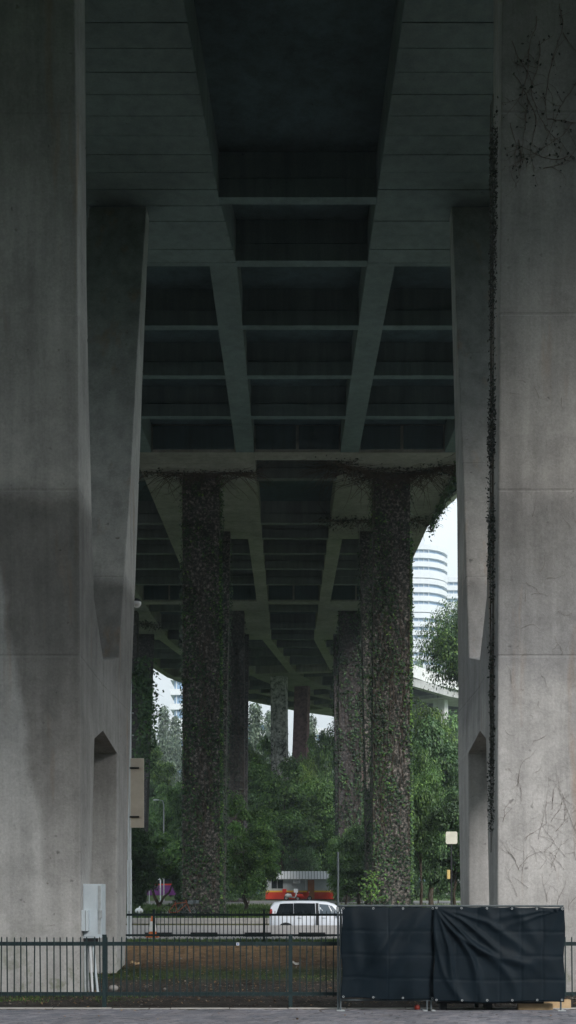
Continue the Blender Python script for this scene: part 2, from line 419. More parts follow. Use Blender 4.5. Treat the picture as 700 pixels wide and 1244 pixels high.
# the slip road that joins on the right widens the deck towards the viewer
RS = [(-6, 13.6), (22, 13.4), (40, 12.6), (55, 10.8), (62.2, 9.0), (66.5, 8.29)]
mb = MB(); mb.loft([[P(s, 8.285, SOF(s)+GH), P(s, u, SOF(s)+GH), P(s, u, SOF(s)+GH+.3), P(s, 8.285, SOF(s)+GH+.3)] for s, u in RS]); mb.build('slip_road_slab', M_under, deck)
mb = MB(); mb.loft([[P(s, u+.003, SOF(s)+GH-.2), P(s, u+.28, SOF(s)+GH-.2), P(s, u+.28, SOF(s)+GH+1.35), P(s, u+.003, SOF(s)+GH+1.35)] for s, u in RS]); mb.build('slip_road_parapet', M_parapet, deck)
for du in (.25, .62):
    mb = MB(); mb.loft([[P(s, 8.3+(u-8.3)*du-.35, SOF(s)+.1), P(s, 8.3+(u-8.3)*du+.35, SOF(s)+.1), P(s, 8.3+(u-8.3)*du+.35, SOF(s)+GH-.002), P(s, 8.3+(u-8.3)*du-.35, SOF(s)+GH-.002)] for s, u in RS[:4]]); mb.build('slip_road_girder', M_slabsoffit, deck)
def crossbeam(s, ua, ub, web=.16, fl=.30, depth=GH, name='cross_beam'):
    mb = MB()
    prof = [(0, 0), (fl, 0), (fl, .5), (fl-.07, .56), (fl-.07, depth), (.07, depth), (.07, .56), (0, .5)]
    mb.loft([[P(s+ds, u, SOF(s)+d) for ds, d in prof] for u in (ua, ub)])
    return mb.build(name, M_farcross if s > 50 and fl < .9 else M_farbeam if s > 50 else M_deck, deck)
def taper(s): return float(np.interp(s, (16, 23, 30.6, 34.4), (-2.3, -2.12, -1.84, -1.52)))
for k, ae in enumerate(SL):
    if ae is None: continue
    a, e = ae
    # solid slabs over the piers
    for j, (u0, u1) in enumerate(PAIRS):
        mb = MB()
        if k == 1 and j == 1: mb.loft([[P(s, u0, SOF(s)+.02), P(s, taper(s), SOF(s)+.02), P(s, taper(s), SOF(s)+GH), P(s, u0, SOF(s)+GH)] for s in (a, 23, 30.6, e)])
        else: bar(mb, a, e, u0, u1, .02, GH)
        # lift slightly under the deck slab
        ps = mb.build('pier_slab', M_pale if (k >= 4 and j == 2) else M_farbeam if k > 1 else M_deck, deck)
        if k in (1, 2, 3) and not (k == 1 and j == 0):
            bw = .79; s = a+.004; first = None
            while s < e-.1:
                w = min(bw, e-.004-s)
                q = MB(); bar(q, s+.012, s+w-.012, u0+.004+rnd.random()*.02, (taper(s+w*.5) if k == 1 and j == 1 else u1)-.004-rnd.random()*.02, rnd.uniform(-.012, 0), .019, 2)
                q.build('formwork_panel', M_farbeam if k > 1 else M_slabsoffit, ps)
                s += bw
    # beams across the bays between the slabs
    for (ua, ub) in ((-10.88, -6.96), (-1.51, 2.35)):
        for s, fl in ((a+.0, .95), (a+3.95, .32), (a+(14.6 if k == 1 else 12.2), .32), (e-.34, .33)):
            if s+fl > e+.01: continue
            crossbeam(s, taper(s)+.01 if (k == 1 and ua > -2) else ua, ub, fl=fl)
    # span beyond
    if k+1 < len(SL):
        s0, s1 = e, SL[k+1][0]
    else: s0, s1 = e, 232
    for g in GIR:
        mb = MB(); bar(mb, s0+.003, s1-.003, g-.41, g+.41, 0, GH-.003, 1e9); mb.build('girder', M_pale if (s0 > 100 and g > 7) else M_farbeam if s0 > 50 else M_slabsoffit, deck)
    n = 4
    pos = {1: [38.5, 42.8, 47.1], 2: [71.1, 75.4, 80.3], 3: [109.2, 114.8, 121]}.get(k, [s0+(s1-s0)*i/n for i in range(1, n)])
    for s in pos:
        sh = (s-s0)*(s1-s)/(2*CR) if s0 > CS-2 else 0
        for i in range(len(GIR)-1): crossbeam(s, GIR[i]+.413+sh, GIR[i+1]-.413+sh)
for g in GIR:
    mb = MB(); bar(mb, -6, 15.997, g-.41, g+.41, 0, GH-.003); mb.build('girder', M_slabsoffit, deck)
for s in (-5.3, -1.1, 3.1, 7.3, 11.6):
    for i in range(len(GIR)-1): crossbeam(s, GIR[i]+.413, GIR[i+1]-.413)
# brackets / panelled diaphragm face before each slab
for k in (2, 3):
    a = SL[k][0]
    for i in range(len(GIR)-1):
        ua, ub = GIR[i]+.42, GIR[i+1]-.42
        n = 2 if i != 2 else 1
        for q_ in range(n):
            w = (ub-ua)/n
            mb = MB(); mb.box(ua+w*q_+.07, ua+w*(q_+1)-.07, a-.07, a-.004, SOF(a)+.13, SOF(a)+GH-.08)
            mb.build('diaphragm_panel', M_under, deck)

FL = [(0, 0, .85), (4.66, -.03, 1.47), (5.0, -.04, 2.88), (6.42, -.07, 2.93), (7.27, -.1, 1.4), (9.1, -.15, 1.1), (10.8, -.2, .78), (12.8, -.3, .42), (19.6, -.7, .1)]
FL = [(0, 0, .85), (4.66, -.03, 1.47), (5.0, -.04, 2.88), (6.42, -.07, 2.93), (7.27, -.1, 1.4), (9.1, -.15, 1.12), (10.8, -.2, .85), (12.8, -.3, .62), (19.6, -.7, .4)]
BL = [(0, 4.2, 5.5), (4.72, 4.3, 6.2), (5.0, 2.9, 6.25), (6.42, 2.95, 6.5), (6.8, 4.55, 6.6), (11.1, 6.3, 7.7), (19.3, 9.0, 9.85)]
BL1 = [(0, 4.2, 5.5), (4.72, 4.3, 6.2), (5.0, 2.9, 6.25), (6.42, 2.95, 6.5), (6.8, 4.55, 6.6), (11.1, 6.35, 7.75), (19.3, 10.5, 11.2)]
BL4 = [(0, 6.6, 7.9), (10, 7.4, 8.6), (18, 8.1, 9.2)]
def ring_at(tab, g):
    if g >= tab[-1][0]:
        (a, p, q), (b_, r_, s_) = tab[-2], tab[-1]
    else:
        for (a, p, q), (b_, r_, s_) in zip(tab, tab[1:]):
            if g <= b_: break
    t = (g-a)/(b_-a); return p+(r_-p)*t, q+(s_-q)*t
def width_at(g): return 1.87-.006*g
def leg(tab, s0, ui, sg, g0, top_of, joints, isfront):
    """one leg of a pier: rectangular rings, grooves at the pour joints, shallow fold in the web"""
    hs = set([t[0] for t in tab if t[0] < 19])
    for j in joints:
        hs |= {j-.03, j-.012, j+.012, j+.03}
    hs.discard(0); hs = [-.6, 0]+sorted(hs)+['top']
    mb = MB(); rings = []
    for g in hs:
        if g == 'top':
            f, r_ = ring_at(tab, 19.6); gt = SOF(s0+(f+r_)/2)-g0+.0
            f, r_ = ring_at(tab, gt)
        else: gt = g; f, r_ = ring_at(tab, max(g, 0))
        ins = .007 if (g != 'top' and any(abs(g-j) < .013 for j in joints)) else 0
        w = width_at(max(gt, 0))
        fold = .0
        if g != 'top' and 4.9 < g < 6.5: fold = .07
        z = g0+gt
        if isinstance(g, str):
            zz = lambda s: SOF(s)+.01
        else: zz = lambda s: z
        a0, a1 = s0+f+ins, s0+r_-ins
        lean = .2*min(1, max(0, (gt-11)/8)) if tab is BL1 else 0
        yaw = 0
        if tab is BL1 and sg > 0: lean = .32*min(1.2, max(0, (gt-5)/14))
        if s0 < 25 and sg > 0: yaw = .038
        i0, i1 = ui+sg*(ins+lean), ui+sg*(w-ins)
        fi_f = fold if not isfront else 0; fi_r = fold if isfront else 0
        y0_, y1_ = yaw*(a0-s0), yaw*(a1-s0)
        rings.append([P(a0, i0+sg*fi_f+y0_, zz(a0)), P(a0, i1+y0_, zz(a0)), P(a1, i1+y1_, zz(a1)), P(a1, i0+sg*fi_r+y1_, zz(a1))])
    mb.loft(rings); return mb
def pier(k, ui, sg, label, m, ground, joints=(5.9, 8.75, 11.75, 15.1), cat='bridge pier'):
    s0 = FRONT[k]
    t = thing('bridge_pier', label, cat, group='concrete piers of the viaduct')
    for tab, nm, fr in ((FL, 'front_leg', True), (BL1 if k == 1 else BL4 if k == 4 else BL, 'rear_leg', False)):
        leg(tab, s0, ui, sg, ground, None, joints, fr).build(nm, (M_ivypier3 if (k == 4 and not fr) else m), t, bevel=.03)
    return t
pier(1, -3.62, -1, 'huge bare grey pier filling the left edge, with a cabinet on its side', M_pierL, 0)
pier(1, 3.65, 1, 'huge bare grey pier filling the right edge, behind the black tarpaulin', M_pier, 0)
G2 = .46
pier(2, -3.30, -1, 'ivy covered pier left of centre, nearest of the overgrown piers on that side', M_ivypier, G2)
pier(2, 4.10, 1, 'ivy covered pier right of centre, with bright leaves down its right edge', M_ivypier, G2)
pier(2, -12.2, -1, 'pier of the left hand row, hidden behind the big bare left pier', M_ivypier2, G2)
pier(3, -3.45, -1, 'brown creeper covered pier behind the left ivy pier', M_ivypier2, level(91))
pier(3, 4.0, 1, 'dark creeper covered pier behind the right ivy pier', M_ivypier2, level(91))
pier(3, -11.85, -1, 'dark pier with leafy creeper beside the white lamp post', M_ivypier2, level(91))
g4 = 1.2
pier(4, -3.3, -1, 'pale mottled pier in the middle distance above the trees, farthest in the gap', mottled('pale patchy concrete', [(.36, (.04, .05, .045)), (.47, (.22, .23, .22)), (.7, (.46, .47, .45))], 2.6, bump=.4), g4)
pier(4, 4.2, 1, 'distant pier hidden behind the dark right creeper pier', M_ivypier3, g4)
pier(4, -12.4, -1, 'distant pier of the left row behind the left ivy pier', M_ivypier3, g4)
pier(5, 4.2, 1, 'pale pier under the curved white flyover behind the right trees', M_parapet, 1.3)
pier(5, -3.3, -1, 'distant pier under the curve behind the right ivy pier', M_ivypier3, 1.3)

# ------------------------------------------------------------------ ivy
def ivy(k, ui, sg, ground, label, mats, dens=55, size=.066, seed=1, front=True, hmax=99, cover=.55, edge=0, side_dens=None):
    """leaf-sized faces scattered over the skin of a pier, thinning out in patches"""
    rng = np.random.default_rng(seed); rr = random.Random(seed)
    s0 = FRONT[k]; top = SOF(s0)-ground
    root = thing('ivy', label, 'ivy')
    for mi, (m, share) in enumerate(mats):
        C = []; N = []; S = []
        def put(face, n):
            for _ in range(int(n*share)):
                g = rr.uniform(0, min(top-.1, hmax)); w = width_at(g)
                f, r_ = ring_at(FL, g); bf, br = ring_at(BL, g)
                if face == 'front':
                    t = rr.random(); s, u = s0+f-.03, ui+sg*w*t; nn = (0, -1, .35)
                    pn = (u*.9, g*.55)
                elif face == 'inner':
                    s = s0+rr.uniform(f, r_); u = ui-sg*.03; nn = (-sg, -.2, .35); pn = (s*.9, g*.55)
                elif face == 'innerrear':
                    s = s0+rr.uniform(bf, br); u = ui-sg*.03; nn = (-sg, -.2, .35); pn = (s*.9, g*.55)
                elif face == 'rearfront':
                    s, u = s0+bf-.03, ui+sg*w*rr.random(); nn = (0, -1, .35); pn = (u*.9, g*.55)
                elif face == 'outer':
                    s = s0+rr.uniform(f, r_); u = ui+sg*(w+.04); nn = (sg, -.3, .3); pn = (s*.9, g*.55)
                v = (math.sin(pn[0]*3.1+seed)+math.sin(pn[1]*3.7+seed*2+pn[0])+math.sin(pn[1]*1.3+pn[0]*5)+math.sin(pn[1]*9+pn[0]*11)*.8)/3.8
                if rr.random() > (cover+v*1.25+.42*(1-g/top)-.16)*(1 if mi == 0 else .10): continue
                o_ = rr.random()**2*.16
                p = P(s, u, ground+g)+Vector((nn[0], nn[1], 0))*o_
                C.append(p); N.append((nn[0]+rr.gauss(0, .45), nn[1]+rr.gauss(0, .45), nn[2]+rr.gauss(0, .45))); S.append(size*rr.uniform(.6, 1.4))
        A = 2.0*min(top, hmax)
        if front: put('front', A*dens)
        sd_ = side_dens or dens
        put('inner', A*sd_*.5); put('rearfront', A*dens*.4); put('innerrear', A*dens*.4); put('outer', A*dens*.35)
        if edge:
            # the thick fringe down one edge
            for _ in range(int(min(top, hmax)*edge*share)):
                g = rr.uniform(0, min(top-3, hmax)); w = width_at(g); f, _r = ring_at(FL, g)
                side = w if edge_outer else 0
                p = P(s0+f+rr.uniform(-.05, .5), ui+sg*(side+(1 if edge_outer else -1)*abs(rr.gauss(0, .055))), ground+g)
                C.append(p); N.append((rr.gauss(0, .6), -1, .5)); S.append(size*rr.uniform(.7, 1.5))
        V, Fq = leaf_quads(np.array(C), np.array(N), np.array(S), rng)
        link('leaves' if mi == 0 else 'young_leaves', npmesh('ivy leaves', V, Fq, m), root)
    # stems clinging to the front
    mb = MB()
    for _ in range(26):
        w = 1.9; x = rr.uniform(0, w); g = rr.uniform(0, top*.5); pts = []
        for i in range(rr.randint(10, 34)):
            f, _r = ring_at(FL, g)
            pts.append(P(s0+f-.035, ui+sg*min(max(x, .03), w-.15), ground+g)); g += .45; x += rr.gauss(0, .13)
            if g > top-.3: break
        if len(pts) > 2: mb.tube(pts, .018, .008, 4)
    tag(mb.build('stems', M_vine, root), kind='stuff')
    return root
edge_outer = False
ivy(2, -3.30, -1, G2, 'ivy growing over the pier left of centre, green down its right edge', [(M_ivy, 1.0), (M_ivyB, .45)], dens=120, seed=3, edge=100, cover=.58, side_dens=120)
edge_outer = True
ivy(2, 4.10, 1, G2, 'ivy growing over the pier right of centre, bright green at its right edge', [(M_ivy, 1.0), (M_ivyB, .7)], dens=115, seed=8, edge=150, cover=.52)
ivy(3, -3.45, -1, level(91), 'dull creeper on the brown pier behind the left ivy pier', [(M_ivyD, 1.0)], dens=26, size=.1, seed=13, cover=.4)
ivy(3, 4.0, 1, level(91), 'dull creeper on the dark pier behind the right ivy pier', [(M_ivy, 1.0)], dens=60, size=.1, seed=17, cover=.66)
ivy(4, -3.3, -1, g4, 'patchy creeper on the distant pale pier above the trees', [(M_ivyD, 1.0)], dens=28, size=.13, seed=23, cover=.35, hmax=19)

def hanging(label, pts, n, spread, m, seed, size=.1, name='hanging_creeper', stems=40, drop=.5, stemlen=1.2, horiz=False):
    """leaves and bare twigs hanging about a line of points"""
    rng = np.random.default_rng(seed); rr = random.Random(seed); root = thing(name, label, 'creeper')
    C = []; N = []
    def along():
        t = rr.random()*(len(pts)-1); i = int(t); return Vector(pts[i]).lerp(Vector(pts[i+1]), t-i)
    for _ in range(n):
        p = along()+Vector((rr.gauss(0, spread[0]), rr.gauss(0, spread[1]), -abs(rr.gauss(0, spread[2]))))
        C.append(p); N.append((rr.gauss(0, 1), -.6+rr.gauss(0, 1), rr.gauss(0, 1)))
    V, Fq = leaf_quads(np.array(C), np.array(N), np.full(n, size)*rng.uniform(.5, 1.4, n), rng)
    link('leaves', npmesh('creeper leaves', V, Fq, m), root)
    mb = MB()
    for _ in range(stems):
        p = along(); q = [p]; d = Vector((rr.gauss(0, 1), rr.gauss(0, .2), rr.gauss(0, .25) if horiz else -abs(rr.gauss(0, .8)))).normalized()
        for i in range(5):
            d = (d+Vector((rr.gauss(0, .2), rr.gauss(0, .15), rr.gauss(0, .15)-drop*.2))).normalized(); q.append(q[-1]+d*stemlen/5)
        mb.tube(q, .02, .006, 3)
    tag(mb.build('twigs', M_vine, root), kind='stuff'); return root
s = 53.0
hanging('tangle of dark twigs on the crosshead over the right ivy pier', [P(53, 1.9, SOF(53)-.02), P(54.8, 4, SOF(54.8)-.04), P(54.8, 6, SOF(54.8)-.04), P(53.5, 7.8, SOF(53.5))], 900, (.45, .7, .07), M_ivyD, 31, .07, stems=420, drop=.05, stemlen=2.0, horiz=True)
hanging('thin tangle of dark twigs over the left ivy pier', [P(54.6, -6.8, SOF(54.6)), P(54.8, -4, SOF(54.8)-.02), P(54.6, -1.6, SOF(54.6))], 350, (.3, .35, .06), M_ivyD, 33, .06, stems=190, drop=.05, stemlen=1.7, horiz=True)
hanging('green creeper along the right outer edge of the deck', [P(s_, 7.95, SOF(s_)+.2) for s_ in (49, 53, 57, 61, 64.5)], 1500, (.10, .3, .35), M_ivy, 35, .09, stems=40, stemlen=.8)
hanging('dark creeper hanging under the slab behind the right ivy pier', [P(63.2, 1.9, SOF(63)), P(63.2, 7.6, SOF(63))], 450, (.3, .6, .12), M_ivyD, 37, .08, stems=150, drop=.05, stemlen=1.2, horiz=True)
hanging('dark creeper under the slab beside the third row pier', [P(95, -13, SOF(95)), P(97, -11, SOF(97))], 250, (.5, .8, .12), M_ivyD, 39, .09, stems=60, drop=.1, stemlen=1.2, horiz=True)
# silhouetted foliage on the left row's pier
zz = 90.5
hanging('black silhouetted foliage sprawling off the pier beside the lamp post', [(px(168, zz), zz, hgt(796, zz)), (px(176, zz), zz, hgt(826, zz)), (px(180, zz), zz, hgt(862, zz)), (px(172, zz), zz, hgt(925, zz))],
        1900, (.42, .4, .75), M_leafB, 41, .16, stems=60, stemlen=1.6)

# creeper stems on the bare right pier
def pier_vines():
    rr = random.Random(51); root = thing('climbing_vine', 'thin dark bare vines spreading over the bare right pier face', 'vine')
    def face(xp, yp, lift=.012):
        Z = 20.0
        for _ in range(3):
            g = hgt(yp, Z); Z = 20.1+ring_at(FL, max(g, 0))[0]
        return Vector((px(xp, Z), Z-lift, hgt(yp, Z)))
    mb = MB(); leaves = []
    def stem(x, y, dx, dy, n, r, wander=.25, sub=True, leafy=.0):
        pts = []; d = Vector((dx, dy)).normalized()
        for i in range(n):
            if x < 606 or x > 745: break
            pts.append(face(x, y)); d = (d+Vector((rr.gauss(0, wander), rr.gauss(0, wander)))).normalized(); x += d.x*5; y += d.y*5
            if sub and rr.random() < .35: stem(x, y, d.x+rr.gauss(0, 1), d.y+rr.gauss(0, 1), rr.randint(2, 7), r*.6, .3, False, leafy)
            if rr.random() < leafy*.5:
                p = face(x+rr.gauss(0, 2), y+rr.gauss(0, 2), .03); leaves.append(p)
        if len(pts) > 1: mb.tube(pts, r*.62, r*.25, 4)
    for (x, y, dx, dy, n) in [(680, 5, 0, 1, 16), (684, 40, .5, 1, 14), (652, 20, .2, 1, 12), (622, 50, .15, 1, 34), (642, 60, .15, 1, 20), (655, 50, .3, 1, 26), (672, 70, -.3, 1, 18), (624, 90, .8, .7, 24),
                              (700, 100, -1, .8, 22), (695, 150, -1, 1, 20), (620, 150, .05, 1, 12), (665, 145, 1, .1, 14), (630, 170, .6, 1, 10), (690, 190, -1, .6, 14), (660, 205, 1, -.2, 12), (640, 120, .3, 1, 20)]:
        stem(x, y, dx, dy, n, .011, .16, True, .45)
    for _ in range(30):
        x = rr.choice([622, 632, 645, 660, 680, 690])+rr.gauss(0, 8); y = rr.uniform(950, 1120)
        stem(x, y, rr.gauss(0, .45), -1, rr.randint(4, 13), .0042, .17, True, .0)
    for _ in range(46):
        stem(rr.uniform(610, 720), rr.uniform(400, 1000), rr.gauss(0, 1), rr.gauss(0, 1), rr.randint(2, 6), .0045, .4, False)
    tag(mb.build('stems', mottled('brown tendrils', [(.3, (.09, .07, .058)), (.7, (.20, .16, .135))], 12), root), kind='stuff')
    rng = np.random.default_rng(4); C = np.array([tuple(p) for p in leaves]); n = len(C)
    V, Fq = leaf_quads(C, np.column_stack([rng.normal(0, .3, n), -np.ones(n), rng.normal(0, .3, n)]), rng.uniform(.012, .034, n), rng)
    link('leaves', npmesh('vine leaves', V, Fq, M_ivyD), root)
    # dark creeper band up the inner side of the pier
    root2 = thing('climbing_ivy', 'dark narrow band of ivy up the inner edge of the bare right pier', 'ivy')
    C = []; N = []
    for _ in range(9000):
        g = hgt(rr.uniform(180, 1010)-(20 if rr.random()<.3 else 0), 20.6); f, r_ = ring_at(FL, g)
        f, r_ = 20.1+f-.15, 20.1+min(r_, (.95 if g > 7.5 else .68)+.12*math.sin(g*2.3)+.08*math.sin(g*5.1))
        t = rr.random()**.8; dens = .35+.65*min(1, max(0, (g-3)/6))
        if rr.random() > dens*(.55+.45*math.sin(g*1.9+math.sin(g*.7)*2)): continue
        yy_ = f+.35+(r_-f-.3)*t; C.append((3.65+.038*(yy_-20.1)-.015-rr.random()**2*.05, yy_, g)); N.append((-1+rr.gauss(0, .5), -.5+rr.gauss(0, .5), rr.gauss(0, .5)))
    V, Fq = leaf_quads(np.array(C), np.array(N), rng.uniform(.014, .034, len(C)), rng)
    link('leaves', npmesh('ivy band', V, Fq, M_ivyD), root2)
    mb = MB()
    for q in range(7):
        y0 = 20.5; mb.tube([(3.655, y0+.04*math.sin(g*.7+q)+.16*math.sin(g*.13+q*1.7)+.16, g*.5) for g in range(5+q, 33)], .008, .004, 4)
    tag(mb.build('stems', M_vine, root2), kind='stuff')
pier_vines()

# ------------------------------------------------------------------ railings
def railing(label, y, x0, x1, post_x, base, h, name='metal_fence', skip=None, low=.19):
    root = thing(name, label, 'fence', (0, y, base))
    mb = MB(); mb.box(x0, x1, -.022, .022, h-.14, h-.08); mb.build('top_rail', M_metal_green, root)
    mb = MB(); mb.box(x0, x1, -.022, .022, low, low+.055); mb.build('bottom_rail', M_metal_green, root)
    pm_ = MB(); pm_.box(-.03, .03, -.03, .03, -.3, h+.02); pm_.box(-.034, .034, -.034, .034, h+.02, h+.032)
    po = None
    for x in post_x:
        if po is None: po = pm_.build('post', M_metal_green, root)
        else: q = po.copy(); col.objects.link(q); q.parent = root; q.location.x = x; continue
        po.location.x = x
    pk = MB(); pk.loft([[(-.009, -.035, z), (.009, -.035, z), (.009, -.0225, z), (-.009, -.0225, z)] for z in (low-.02, h-.02)]+[[(-.002, -.03, h), (.002, -.03, h), (.002, -.027, h), (-.002, -.027, h)]])
    pi = None; x = x0+.06
    while x < x1:
        if all(abs(x-q) > .045 for q in post_x):
            if pi is None: pi = pk.build('picket', M_metal_green, root); pi.location.x = x
            else:
                q = pi.copy(); col.objects.link(q); q.parent = root; q.location.x = x; q.rotation_euler.y = R(rnd.gauss(0, .45)); q.location.z = rnd.gauss(0, .002)
        x += .1025
    return root
fy = 17.8
railing('dark green picket railing in the foreground, running along the brick path', fy, -5.72, 5.75, [px(-99, fy), px(127, fy), px(353, fy), px(579, fy), px(805, fy)], 0, 1.1)
railing('farther dark railing on top of the brown bank, in front of the car park', 30, -8.6, 8.6, [px(x, 30) for x in (187-268, 187-134, 187, 321, 455, 589, 723)], .44, .86)
# small white notice clipped on the near railing
mb = MB(); mb.box(-.022, .022, -.004, .004, -.022, .022); mb.box(-.012, .012, -.0055, -.004, -.012, .012, 1)
tag(mb.build('notice_tag', [M_white, mat('notice blue', (.06, .1, .35))]), 'tiny white tag fixed to the top rail of the foreground railing', 'tag').location = (px(289, fy-.05), fy-.055, hgt(1147, fy-.05))

# ------------------------------------------------------------------ tarpaulins on a frame
M_tarp = mat('dark tarpaulin', (.010, .016, .022), .6, spec=.12); k = NT(M_tarp)
k.color(k.ramp(k.noise(3, 4, .6), [(.3, (.003, .008, .013)), (.7, (.006, .013, .020))])); k.bump(k.math('ADD', k.noise(9, 4, .6), k.math('MULTIPLY', k.noise(160, 2), .1)), .25, .01)
TY = 17.25
def tarp(name, xa, xb, ya, yb, zt0, zt1, zb0, zb1, label, style, parent):
    NX, NZ = 120, 70; mb = MB(); rr = random.Random(style+60)
    W = xb-xa
    def sag(u, v):     # u across, v down
        y = 0
        if style == 0:
            for c, a, w, sl in ((.9, .05, .10, -.55), (.75, .035, .07, -.75), (.3, .03, .12, .25), (.1, .03, .06, .1)):
                y -= a*math.exp(-((u-c-sl*v)/w)**2)*math.sin(math.pi*min(1, v*1.1+.1))
            y -= .05*math.sin(math.pi*u)*math.sin(math.pi*v)
            y -= .018*math.sin(5*math.pi*u+2*v)*(.3+v)
            y -= .016*abs(math.sin(math.pi*(v*2.2+.25*math.sin(math.pi*u))))*(1-v)
        else:
            # long folds radiating from the top left corner and from top clips
            th = math.atan2(v*1.0+1e-4, u*1.35+1e-4); r_ = math.hypot(u*1.35, v)
            for c, a, w in ((.50, .050, .05), (.66, .060, .045), (.83, .055, .05), (1.02, .060, .055), (1.22, .045, .05), (.36, .035, .05), (1.40, .03, .04)):
                y -= a*math.exp(-((th-c-.10*math.sin(r_*4+c*9))/w)**2)*min(1, r_*2.5)*max(0, 1-(r_/1.35)**3)
            for cx, a in ((.38, .03), (.62, .03), (.99, .035)):
                d = (u-cx-.45*v*(1 if cx < .9 else -1)); y -= a*math.exp(-(d/.05)**2)*math.exp(-v*2.5)
            t2 = math.atan2(v+1e-4, (1-u)*1.35+1e-4)
            for c, a, w in ((.16, .03, .05), (.32, .026, .05)):
                y -= a*math.exp(-((t2-c)/w)**2)*max(0, 1-math.hypot(1-u, v)/.8)
            y -= .04*math.sin(math.pi*u)*v
        # packing creases
        for q in (1/6, 2/6, 3/6, 4/6, 5/6) if style else (.5,):
            y += .007*math.exp(-((u-q)/.008)**2)
        for q in (.26, .52, .77): y += .007*math.exp(-((v-q)/.012)**2)
        return y
    for j in range(NZ+1):
        v = j/NZ
        for i in range(NX+1):
            u = i/NX
            zt = zt0+(zt1-zt0)*u-.012*abs(math.sin(math.pi*u*5))*(1 if style else .6); zb = zb0+(zb1-zb0)*u+.012*math.sin(u*9+style)
            edge = .012*math.sin(v*11+style*2)
            mb.v.append((xa+W*u+edge*((1-2*u)), ya+(yb-ya)*u+sag(u, v), zt+(zb-zt)*v))
    for j in range(NZ):
        for i in range(NX):
            a = j*(NX+1)+i; mb.f.append((a, a+NX+1, a+NX+2, a+1)); mb.m.append(0)
    o = mb.build(name, M_tarp, parent, smooth=True); so = o.modifiers.new('thickness', 'SOLIDIFY'); so.thickness = .003
    eye = MB(); eye.torus((0, 0, 0), .013, .004, 'Y', 10, 5); first = None
    for i in range(6 if style else 4):
        u = .02+.96*i/(5 if style else 3)
        for v in (.018, .982):
            zt = zt0+(zt1-zt0)*u; zb = zb0+(zb1-zb0)*u
            loc = (xa+W*u, ya+(yb-ya)*u+sag(u, v)-.006, zt+(zb-zt)*v)
            if first is None: first = eye.build('eyelet', M_galv, o)
            else: q = first.copy(); col.objects.link(q); q.parent = o; first_ = q
            (first if first.location.length == 0 and i == 0 and v < .5 else q).location = loc
    if label: o['label'] = label
    return o
X0, X1, X2 = px(415, TY), px(527, TY), px(686, TY)
def TZ(y): return hgt(y, TY)
screen = thing('tarpaulin_screen', 'dark tarpaulin hoarding tied to a low pipe frame in front of the railing', 'tarpaulin screen')
tarp('tarpaulin', X0, X1+.02, TY+.02, TY+.06, TZ(1101.5), TZ(1102), TZ(1213), TZ(1216), 'smoother left tarpaulin sheet', 0, screen)
tarp('tarpaulin', X1, X2, TY-.01, TY, TZ(1101), TZ(1102.5), TZ(1217), TZ(1217), 'creased right tarpaulin sheet', 1, screen)
M_frame = mottled('dull grey pipe', [(.3, (.07, .09, .10)), (.7, (.13, .15, .16))], 12, rough=.6, bump=.1)
fb = TY+.11
for pts in ([(X0-.03, fb, TZ(1101)+.005), (X2+.01, fb, TZ(1101.5)+.005)], [(X0, fb, TZ(1214)-.02), (X2, fb, TZ(1216)-.01)]):
    mb = MB(); mb.tube(pts, .016, n=8); mb.build('frame_rail', M_frame, screen)
for x in (X0-.01, px(520, TY), px(525, TY), X2-.03):
    mb = MB(); mb.tube([(x, fb, 0), (x, fb, TZ(1101)-.01)], .015, n=8); mb.build('frame_upright', M_frame, screen)
    mb = MB(); mb.box(x-.06, x+.06, fb-.09, fb+.09, 0, .012); mb.build('foot_plate', M_galv, screen)
pole = thing('steel_pole', 'tall thin galvanised pole at the left end of the black tarpaulin', 'pole', (px(411, 17.35), 17.4, 0))
mb = MB(); mb.tube([(0, 0, 0), (0, 0, hgt(1035, 17.35))], .016, n=8); mb.build('pipe', M_frame, pole)
mb = MB(); mb.tube([(0, 0, hgt(1102, 17.3)), (0, 0, hgt(1108, 17.3))], .028, n=8); mb.build('clamp', M_galv, pole)
# what lies beneath the screen
M_ply = mottled('raw plywood', [(.3, (.36, .25, .14)), (.7, (.52, .38, .23))], 6, bump=.2)
z = 17.56
for i, (a, c, y0, h0, h1, lab) in enumerate([(630, 672, 17.46, .02, .12, 'raw wooden plank lying under the right end of the tarpaulin'), (655, 694, 17.62, .02, .16, 'pale plywood offcut lying behind the tarpaulin corner')]):
    mb = MB(); mb.box(px(a, y0), px(c, y0), y0, y0+.1, h0-.02, h1-.02)
    tag(mb.build('wooden_plank', M_ply, bevel=.004), lab, 'plank')
mb = MB(); mb.box(px(530, 17.5), px(660, 17.5), 17.45, 17.75, .10, .15)
for x in (535, 590, 650): mb.box(px(x, 17.5), px(x+8, 17.5), 17.47, 17.73, 0, .0999)
tag(mb.build('black_pallet', M_dark, bevel=.004), 'low black pallet lying under the right tarpaulin', 'pallet')
mb = MB(); mb.loft([[(c*.07*k_, s_*.05*k_, zz_) for c, s_ in [(math.cos(t*math.pi/4)*.6, math.sin(t*math.pi/4)*.6) for t in range(8)]] for zz_, k_ in ((0, 1), (.05, 1.05), (.08, .7))])
tag(mb.build('red_bag', mat('red plastic', (.22, .03, .02), .6), smooth=True), 'small red plastic bag under the left tarpaulin', 'bag').location = (px(507, 17.5), 17.5, 0)

